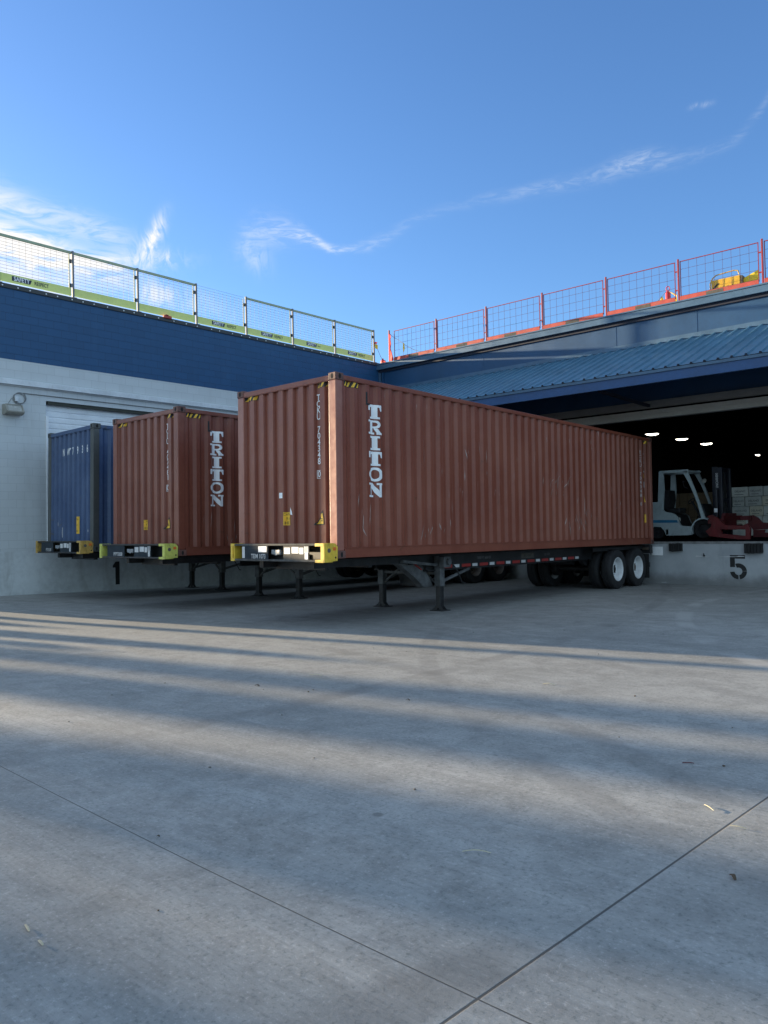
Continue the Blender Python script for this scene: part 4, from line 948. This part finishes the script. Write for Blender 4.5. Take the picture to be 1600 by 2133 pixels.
fl = thing('flag_rope', 'rope with an orange flag tied to the red anchor post', 'flag rope', (-.12, YF+.3, ZW))
mb = MB(); mb.tube([(-.03, 0, .48), (-.2, 0, .33), (-.5, 0, .1)], .007, 6); mb.tube([(.03, 0, .48), (.22, -.02, .36), (.34, -.05, .25)], .007, 6); mb.build('rope', M['rope'], fl)
mb = cloth([(-.16, 0, .37), (-.12, 0, .28), (-.13, 0, .20), (-.2, 0, .19), (-.24, 0, .24)]); mb.build('orange_flag', M['clothyel'], fl)
mb = cloth([(.05, -.01, .46), (.2, -.01, .36), (.27, -.02, .31), (.29, 0, .1), (.23, 0, .1), (.22, 0, .3)]); mb.build('yellow_flag', M['clothyel'], fl)
ge = thing('generator', 'dull yellow portable generator with a bent tube handle on the warehouse roof', 'generator', (1.62, YF+.5, ZW))
mb = MB(); mb.bbox(-.5, .28, -.2, .2, .02, .50, .02); mb.build('body', M['genyel'], ge)
mb = MB(); mb.box(.285, .33, -.19, .19, .03, .48); mb.build('end_panel', M['tanplate'], ge)
mb = MB(); mb.tube([(-.52, -.18, .1), (-.53, -.18, .42), (-.46, -.18, .56), (-.36, -.18, .63), (.12, -.18, .66), (.22, -.18, .63), (.25, -.18, .52)], .017, 8); mb.build('handle', M['oldyel'], ge)
gs = [(flat(rect(-.16, .06, .22, .36), lambda u, v: (u, -.2025, v)), 0)]+[(flat(arcpoly(-.18+k*.13, .25, .022, .0, 0, 360, 12), lambda u, v: (u, -.205, v)), 1) for k in range(3)]+[(flat(poly([(-.46, .27), (-.42, .24), (-.28, .37), (-.32, .40)]), lambda u, v: (u, -.205, v)), 1)]
decal('control_panel', gs, [M['genyel'], M['ink']], ge)
mb = MB(); mb.prism([(-.21, .02), (.21, .02), (.21, .56), (-.21, .40)], -.03, .03)
for z in (.16, .3): mb.box(-.20, .20, -.036, -.031, z, z+.012)
tag(mb.build('yellow_board', M['boardyel'], loc=(2.12, YF+.45, ZW)), 'bright yellow slanted board beside the roof generator', 'board')

# ------------------------------------------------------------------ forklift on the dock
fk = thing('forklift', 'pale grey forklift with a red carton clamp parked on the dock', 'forklift', (-.3, 15.5, DZ))
def fpoly(P): return [(x+.3, z-DZ) for x, z in P]
YN, YFAR = -.52, .58                    # near and far flank in the forklift's own space
side_ = fpoly([(-1.5, 2.12), (-.83, 2.12), (-.84, 1.87), (-.78, 1.81), (-.52, 1.75), (-.42, 1.66), (-.39, 1.55), (-.33, 1.41), (-.28, 1.37), (.02, 1.35), (.01, 1.09), (-.75, 1.08), (-.80, 1.23), (-.90, 1.34), (-1.13, 1.36), (-1.22, 1.26), (-1.25, 1.12), (-1.5, 1.14)])
mb = MB(); mb.prism(side_, YN, YN+.12); mb.prism(side_, YFAR-.12, YFAR); mb.box(-.45, -.38, YN, YFAR, .14, .3); mb.build('body', M['forkwhite'], fk)
mb = MB(); mb.prism(fpoly([(-1.75, 2.05), (-1.15, 2.1), (-1.02, 2.0), (-1.02, 1.3), (-1.2, 1.25), (-1.75, 1.2)]), YN+.121, YFAR-.121); mb.build('counterweight', M['forkwhite'], fk)
mb = MB(); mb.prism(fpoly([(-1.0, 1.8), (-.45, 1.72), (-.3, 1.36), (.5, 1.34), (.5, 1.12), (-.7, 1.1), (-.9, 1.4)]), YN+.121, YFAR-.121); mb.prism(fpoly([(.15, 1.34), (.42, 1.34), (.40, 1.75), (.30, 2.02), (.22, 2.02)]), YN+.15, YFAR-.15); mb.build('chassis_deck', M['forkblack'], fk)
mb = MB(); mb.prism(fpoly([(-1.35, 1.57), (-.40, 1.55), (-.37, 1.47), (-1.35, 1.48)]), YN-.004, YN-.001); mb.build('stripe', M['forkblue'], fk)
mb = MB()
for yy in (YN+.03, YFAR-.09):
    mb.prism(fpoly([(-.93, 3.04), (-.80, 3.04), (-.78, 2.5), (-.84, 1.86), (-1.0, 1.9), (-.97, 2.4)]), yy, yy+.06)
    mb.prism(fpoly([(-.21, 3.0), (-.07, 3.03), (.05, 2.72), (.16, 2.42), (.31, 1.94), (.42, 1.58), (.31, 1.58), (.21, 2.02), (.09, 2.36), (-.02, 2.64)]), yy, yy+.06)
    mb.prism(fpoly([(-.93, 3.07), (-.06, 3.07), (.0, 3.03), (-.06, 2.98), (-.80, 2.99)]), yy, yy+.062)
mb.prism(fpoly([(-.95, 3.04), (-.82, 3.07), (-.82, 3.01), (-.95, 2.98)]), YN+.095, YFAR-.095); mb.prism(fpoly([(-.14, 3.07), (-.02, 3.03), (-.02, 2.99), (-.14, 3.0)]), YN+.095, YFAR-.095)
for x in (-.68, -.52, -.36, -.22): mb.bar((x+.3, YN+.09, 3.04-DZ), (x+.3, YFAR-.09, 3.04-DZ), .03, .03)
mb.build('overhead_guard', M['forkwhite'], fk)
mb = MB(); mb.tube([(-.14+.3, YN+.02, 2.70-DZ), (-.20+.3, YN+.01, 2.72-DZ), (-.16+.3, YN+.01, 2.54-DZ), (-.06+.3, YN+.02, 2.50-DZ)], .014, 6); mb.build('grab_handle', M['forkblack'], fk)
mb = MB(); mb.bbox(-.62, -.1, -.22, .28, .78, .95, .04)
mb.prism([(-.66, .85), (-.5, .85), (-.42, 1.2), (-.44, 1.5), (-.56, 1.52), (-.62, 1.3)], -.22, .28); mb.build('seat', M['forkblack'], fk)
mb = MB(); mb.tube([(.16+.13*math.cos(a)*.6, .03+.19*math.sin(a), 1.15+.13*math.cos(a)*.6) for a in [i*2*math.pi/18 for i in range(19)]], .016, 6); mb.bar((.16, .03, 1.15), (.38, .03, .72), .05, .05); mb.build('steering_wheel', M['forkblack'], fk)
mb = MB(); mb.lathe([(0, 0), (.045, 0), (.045, .26), (.02, .3), (.02, .33), (0, .33)], (-.62, YN+.14, 1.10), 'z', 14); mb.build('fire_extinguisher', M['redsteel'], fk)
mb = MB(); mb.bbox(-.20, -.06, YN+.13, YN+.2, .48, .66, .02); mb.build('step_light_panel', M['lampglass'], fk)
mb = MB()
n_ = 14
for k in range(n_):
    a0, a1 = R(200-k*150/n_), R(200-(k+1)*150/n_)
    P = [(.67+r_*math.cos(a), .27+r_*math.sin(a)) for a, r_ in ((a0, .36), (a1, .36), (a1, .32), (a0, .32))]
    mb.prism(P, YN-.02, YN+.22)
mb.build('fender', M['forkwhite'], fk)
def fwheel(x, z, r_, yc):
    o = bpy.data.objects.new('wheel', None); COL.objects.link(o); o.parent = fk; o.location = (x, yc, z)
    mb = MB(); mb.lathe([(r_*.55, -.1), (r_*.9, -.11), (r_, -.08), (r_, .08), (r_*.9, .11), (r_*.55, .1)], (0, 0, 0), 'y', 32); mb.build('tyre', M['tyre'], o)
    mb = MB(); mb.lathe([(r_*.56, -.09), (r_*.5, -.05), (.06, -.06), (0, -.07)], (0, 0, 0), 'y', 24); mb.build('rim', M['forkblack'], o)
for yc in (YN+.11, YFAR-.11): fwheel(.67, .29, .285, yc); fwheel(-.74, .22, .215, yc+(.05 if yc < 0 else -.05))
mb = MB()
for yy in (-.40, .36):
    mb.bbox(.92, 1.06, yy, yy+.10, .12, 2.13, .01); mb.bbox(1.08, 1.20, yy+.02, yy+.12, .14, 2.10, .01)
for z in (.3, 1.1, 2.02): mb.box(.96, 1.16, -.31, .37, z, z+.09)
mb.box(.99, 1.0, -.3, .36, .3, 2.0); mb.box(1.02, 1.03, -.3, .36, .3, 2.05); mb.cyl((1.05, -.18, .2), (1.05, -.18, 1.9), .035, 10); mb.cyl((1.05, .2, .2), (1.05, .2, 1.9), .035, 10)
mb.prism([(.93, 1.45), (.93, 2.1), (1.18, 2.1), (1.18, 1.45)], -.41, -.402); ma = mb.build('mast', M['mast'], fk)
decal('lettering', [(flat(shift(text_geo('UNICARRIERS', .10), 0, 0, .9, 1), lambda u, v: (1.07-v, -.416, 1.72+u*.80)), 0), (flat(rect(.96, 1.06, .78, .9), lambda u, v: (u, -.416, v)), 0)], [M['white']], ma)
for dy in (-.12, -.05, .06, .14):
    mb = MB(); mb.tube([(1.08, dy, 2.0), (1.12, dy, 1.5), (1.13, dy*1.2, 1.0), (1.2, dy*1.5, .78), (1.33, dy*2, .66)], .014, 6); mb.build('hydraulic_hose', M['rubber'], fk)
mb = MB(); mb.bbox(1.2, 1.3, -.5, .55, .25, .75, .015); mb.box(1.3, 1.36, -.85, .9, .55, .68); mb.box(1.3, 1.36, -.85, .9, .3, .4); mb.build('clamp_carriage', M['clamp2'], fk)
def arm(P, holes, y0, y1, mat):
    mb = MB()
    mb.prism(fpoly(P), y0, y1); return mb.build('clamp_arm', mat, fk)
# near arm: root plate, upper and lower bars and tip plate leave a slot
a1_ = MB(); y0, y1 = -.92, -.80
a1_.prism(fpoly([(.62, 1.64), (.75, 1.68), (.89, 1.60), (1.10, 1.38), (.98, 1.26), (1.02, 1.13), (.67, 1.06), (.57, 1.21), (.72, 1.33), (.75, 1.46)]), y0, y1)
a1_.prism(fpoly([(1.10, 1.38), (1.60, 1.34), (1.66, 1.24), (1.36, 1.25), (.98, 1.26)]), y0, y1-.01)
a1_.prism(fpoly([(1.02, 1.13), (1.66, 1.06), (1.66, .95), (1.52, .96), (.67, 1.06)]), y0, y1-.01)
a1_.prism(fpoly([(1.60, 1.36), (1.71, 1.41), (1.79, 1.27), (1.77, .93), (1.66, .95), (1.66, 1.24)]), y0-.004, y1)
a1_.box(.9, 1.3, y1, y1+.45, 1.42-DZ, 1.56-DZ); a1_.build('clamp_arm', M['clamp'], fk)
a2 = MB(); a2.prism(fpoly([(1.24, 1.63), (1.36, 1.65), (1.5, 1.57), (1.63, 1.42), (2.3, 1.36), (2.3, 1.24), (1.37, 1.2), (1.23, 1.4)]), .84, .95); a2.prism(fpoly([(1.37, 1.2), (1.7, 1.2), (1.66, 1.12), (2.3, 1.08), (2.3, .98), (1.36, .98)]), .845, .945); a2.prism(fpoly([(2.3, 1.4), (2.42, 1.4), (2.42, .98), (2.3, .98)]), .84, .95)
a2.box(1.0, 1.65, .70, .84, 1.50-DZ, 1.63-DZ); a2.build('clamp_arm', M['clamp2'], fk)
mb = MB(); mb.cyl((.67, YN+.16, 1.72), (.67, YN+.24, 1.75), .06, 12); mb.build('work_light', M['lampglass'], fk)
hl = bpy.data.objects

# ------------------------------------------------------------------ carton stacks inside the warehouse
def carton(w_, d_, h_, mat, word=None):
    mb = MB(); mb.bbox(-w_/2, w_/2, -d_/2, d_/2, 0, h_, .006); mb.box(-w_/2+.02, w_/2-.02, -.03, .03, h_, h_+.001)
    return mb
M['carton_b'] = paint('greyish_carton', (.56, .58, .56), .8, .07, 4); M['carton_c'] = paint('cream_carton', (.70, .66, .54), .8, .07, 4)
rows_ = [(0.0, 'lowest'), (.33, 'second'), (.66, 'third'), (.99, 'fourth'), (1.32, 'fifth')]
cn_ = 0
colpos = ['front left', 'front middle', 'front right']
marks = ['DELANO', 'DELANO', 'ANTICHO', 'DELANO', 'ORCHARD']
mark_at = {(4, 0): 'DELANO', (3, 0): 'DELANO', (3, 1): 'DELANO', (2, 0): 'ANTICHO', (2, 1): 'DELANO', (4, 1): 'DELANO', (2, 2): 'CHO', (1, 0): 'DELANO', (3, 2): 'DELANO'}
for r_, (z, nm) in enumerate(rows_):
    x = -.04+(.02 if r_ % 2 else 0); widths = [.56, .44, .56] if r_ % 2 == 0 else [.40, .54, .58]
    for k, w_ in enumerate(widths):
        h_ = .325
        o = thing('carton', '%s carton from the floor in the %s column of the white stack' % (nm, ('left', 'middle', 'right')[k]), 'carton', (x+w_/2, 19.2+random.uniform(-.02, .02), DZ+z), (0, 0, R(random.uniform(-2, 2))), 'pale cartons stacked on the dock')
        mb = carton(w_-.02, .42, h_-.008, None); mb.build('box', M[('carton', 'carton_b', 'carton', 'carton_c', 'carton_b')[(r_*3+k*2) % 5]], o)
        if (r_, k) in mark_at: decal('lettering', [(flat(shift(text_geo(mark_at[(r_, k)], .095), 0, .17, .9, 1), lambda u, v: (u, -.2125, v)), 0), (flat(rect(-w_*.32, w_*.2, .06, .075), lambda u, v: (u, -.2125, v)), 0)], [M['ink']], o)
        x += w_
for k in range(2):
    for r_ in range(4):
        tag(carton(.9, .5, .33, None).build('carton', M['carton'], loc=(.45+k*.95, 20.0, DZ+r_*.33)), '%s level pale carton in the second row, %s half' % (('floor', 'second', 'third', 'top')[r_], ('left', 'right')[k]), 'carton', 'pale cartons behind the white stack')
for k in range(5):
    for r_ in range(5):
        tag(carton(.33, .4, .33, None).build('carton', M['kraft'], loc=(-3.75+k*.345, 24+.02*(k % 2), DZ+r_*.335)), 'brown carton seen through the forklift cab', 'carton', 'brown cartons behind the forklift')

# ------------------------------------------------------------------ small litter on the concrete
def litter(name, label, cat, x, y, L, wd, ang, mat, h=.004, curl=.01):
    mb = MB(); n_ = 5
    for k in range(n_):
        a, b_ = -L/2+L*k/n_, -L/2+L*(k+1)/n_; za = h+curl*math.sin(math.pi*k/n_); zb = h+curl*math.sin(math.pi*(k+1)/n_)
        wa = wd*(.5+.5*math.sin(math.pi*(k+.4)/(n_+.8))); wb_ = wd*(.5+.5*math.sin(math.pi*(k+1.4)/(n_+.8)))
        mb.add([(a, -wa/2, za), (b_, -wb_/2, zb), (b_, wb_/2, zb), (a, wa/2, za), (a, -wa/2, za+.003), (b_, -wb_/2, zb+.003), (b_, wb_/2, zb+.003), (a, wa/2, za+.003)], [(0, 3, 2, 1), (4, 5, 6, 7), (0, 1, 5, 4), (2, 3, 7, 6), (1, 2, 6, 5), (3, 0, 4, 7)])
    return tag(mb.build(name, mat, loc=(x, y, gz(x, y)+.002), rot=(0, 0, R(ang))), label, cat, 'litter on the concrete apron')
litter('dry_stalk', 'upper of two pale stalk bits at the lower left of the apron', 'dry stalk', 5.405, -7.105, .06, .008, -10, M['straw'], curl=.002)
litter('dry_stalk', 'lower of two pale stalk bits at the lower left of the apron', 'dry stalk', 5.55, -7.12, .045, .009, -5, M['straw'], curl=.002)
litter('dry_stalk', 'long thin straw lying across the middle of the apron', 'dry stalk', 6.31, -5.47, .13, .005, 31, M['straw'])
litter('dry_stalk', 'short straw left of the right-hand concrete joint', 'dry stalk', 6.925, -4.23, .085, .005, -40, M['straw'], curl=.004)
litter('dry_stalk', 'pale straw just beside the right-hand concrete joint', 'dry stalk', 7.125, -4.415, .075, .005, 8, M['straw'], curl=.004)
litter('dead_leaf', 'curled brown leaf right of the right-hand concrete joint', 'leaf', 7.28, -5.0, .045, .018, -50, M['leaf'], curl=.012)
litter('dead_leaf', 'brown leaf lying on the long left-hand concrete joint', 'leaf', 5.01, -6.30, .016, .010, 20, M['leaf'], curl=.004)
litter('dry_stalk', 'reddish stalk far right of the apron in the shade', 'dry stalk', 6.56, -3.52, .07, .010, 30, M['clamp2'], curl=.003)
litter('dry_stalk', 'pale straw in the sunlit strip near the centre', 'dry stalk', 2.5, -2.87, .14, .012, 25, M['straw'])
litter('dry_stalk', 'pale straw right of centre in the sunlit strip', 'dry stalk', 4.64, -1.84, .12, .014, 10, M['straw'])
litter('dead_leaf', 'dark leaf at the edge of the sunlit strip, left of centre', 'leaf', 2.45, -3.6, .05, .025, 15, M['leaf'], curl=.01)
litter('dead_leaf', 'dark leaf by the sunlit strip at the centre', 'leaf', 4.02, -3.2, .035, .02, 15, M['leaf'], curl=.01)
for k in range(46):
    x, y = random.uniform(1.5, 9.5), random.uniform(-6.9, 2.5)
    if (x-8.36)**2+(y+8.38)**2 < 2: continue
    r_ = random.uniform(.004, .009)
    bm = bmesh.new(); bmesh.ops.create_icosphere(bm, subdivisions=1, radius=r_)
    for v in bm.verts: v.co = Vector((v.co.x*random.uniform(.8, 1.5), v.co.y*random.uniform(.8, 1.4), v.co.z*.7))
    mb = MB(); mb.frombm(bm)
    tag(mb.build('pebble', M['stone'] if k % 3 else M['leaf'], loc=(x, y, gz(x, y)+r_*.5)), 'tiny dark pebble or crumb lying on the concrete apron', 'pebble', 'pebbles on the concrete apron')

# ------------------------------------------------------------------ unseen trees, shrubs, cabinet and pole, placed to cast the apron's shadow bands
def cypress(label, x, y, h, r0, seed, dens=1.0):
    rnd = random.Random(seed); o = thing('shade_cypress', label, 'tree', (x, y, gz(x, y)), group='unseen cypress trees placed to shade the yard')
    mb = MB(); mb.cyl((0, 0, -.1), (0, 0, h*.8), .16, 8, .03)
    for k in range(14):
        z = h*(.12+.05*k); a = rnd.uniform(0, 6.28); mb.cyl((0, 0, z), (math.cos(a)*r0*.7, math.sin(a)*r0*.7, z+r0*.9), .03, 5, .008)
    mb.build('trunk', M['bark'], o)
    mb = MB(); n_ = int(2600*dens*r0*h/11)
    for k in range(n_):
        z = h*(.06+.94*rnd.random()); f = z/h; rr = r0*min(1, f/.12)*min(1, ((1-f)/.35)**.7)*(.82+.3*math.sin(3*z+seed)*math.sin(1.7*z+2*seed))
        a = rnd.uniform(0, 6.283); q2 = rr*math.sqrt(rnd.uniform(.05, 1)); c_ = Vector((q2*math.cos(a), q2*math.sin(a), z)); s_ = rnd.uniform(.10, .24)
        u = Vector((rnd.gauss(0, 1), rnd.gauss(0, 1), rnd.gauss(.6, 1))).normalized()*s_; v = u.cross(Vector((rnd.gauss(0, 1), rnd.gauss(0, 1), rnd.gauss(0, 1)))).normalized()*s_*.6
        mb.add([c_-u, c_+v, c_+u, c_-v], [(0, 1, 2, 3)])
    mb.build('crown', M['foliage'], o, fix=False)
    return o
TS = math.tan(R(12.5))
def tree_at(tm, x): return (x, tm+x*TS)
i_ = 0
for tm, rad, xx, dn in ((-3.78, .38, -46, 2.6), (-5.0, .52, -45, 2.2), (-6.98, .66, -47, 1.9), (-9.25, 1.3, -44, 2.0), (-11.9, 1.3, -44, 1.7), (-14.8, 1.4, -43, 1.6), (-7.98, .22, -48, .3)):  # crown widths shape the shadow bands; the last one softens a lit gap
    x, y = tree_at(tm, xx); i_ += 1
    cypress(['tallest broad unseen cypress nearest the block building', 'slender unseen cypress second from the block building', 'unseen cypress third from the block building', 'unseen cypress fourth from the block building', 'unseen cypress fifth from the block building', 'unseen cypress farthest from the block building', 'thin sparse unseen cypress added to soften the sunlit gap after the third tree'][i_-1], x, y, 11+.4*(i_ % 3), rad, i_, dn)
for tm, rad, h, sd_, lbl in ((-1.66, .22, 2.3, 21, 'unseen low shrub added for shade nearest the utility pole'), (-2.45, .30, 3.1, 22, 'unseen low shrub added for shade between two others by the pole'), (-3.12, .20, 2.7, 23, 'unseen low shrub added for shade farthest from the utility pole')):  # low shrubs added to break the sunlit band into streaks
    x, y = tree_at(tm, -23)
    o = cypress(lbl, x, y, h, rad, sd_, 5.0); o.name = 'shade_shrub'; o['category'] = 'shrub'; o['group'] = 'unseen shrubs added to shade the yard'
x, y = tree_at(-1.06, -21)
x, y = -12.0, Y0L-.27
ec = thing('shade_cabinet', 'unseen tall grey cabinet added at the block building end to shade the apron', 'cabinet', (x, y, gz(x, y)))  # added out of view to hold the low sun off the ground
mb = MB(); mb.bbox(-.6, .6, -.26, .26, .0, 2.45, .02); mb.build('case', M['galv'], ec)
mb = MB(); mb.bbox(-.5, .5, -.275, -.262, .1, 2.3, .004); dr = mb.build('door', M['galv'], ec)
mb = MB(); mb.bar((.42, -.3, 1.1), (.42, -.3, 1.3), .02, .02); mb.build('handle', M['chassis'], dr)
for tm, rad, h, sd_, lbl in ((-1.66, .22, 2.3, 21, 'unseen low shrub added for shade nearest the utility pole'), (-2.45, .30, 3.1, 22, 'unseen low shrub added for shade between two others by the pole'), (-3.12, .20, 2.7, 23, 'unseen low shrub added for shade farthest from the utility pole')):  # same added shrubs again, only for their shade
    x, y = tree_at(tm, -23)
    o = cypress(lbl, x, y, h, rad, sd_, 5.0); o.name = 'shade_shrub'; o['category'] = 'shrub'; o['group'] = 'unseen shrubs added to shade the yard'
x, y = tree_at(-1.06, -21)
o = thing('shade_pole', 'unseen wooden pole placed left of the view to shade a thin band of the apron', 'pole', (x, y, gz(x, y)))  # unseen pole that casts the thin dark band
mb = MB(); mb.cyl((0, 0, -.2), (0, 0, 9.5), .15, 14, .11); mb.build('shaft', M['bark'], o)
mb = MB(); mb.bar((0, -1.1, 8.9), (0, 1.1, 8.9), .1, .12); mb.build('crossarm', M['bark'], o)
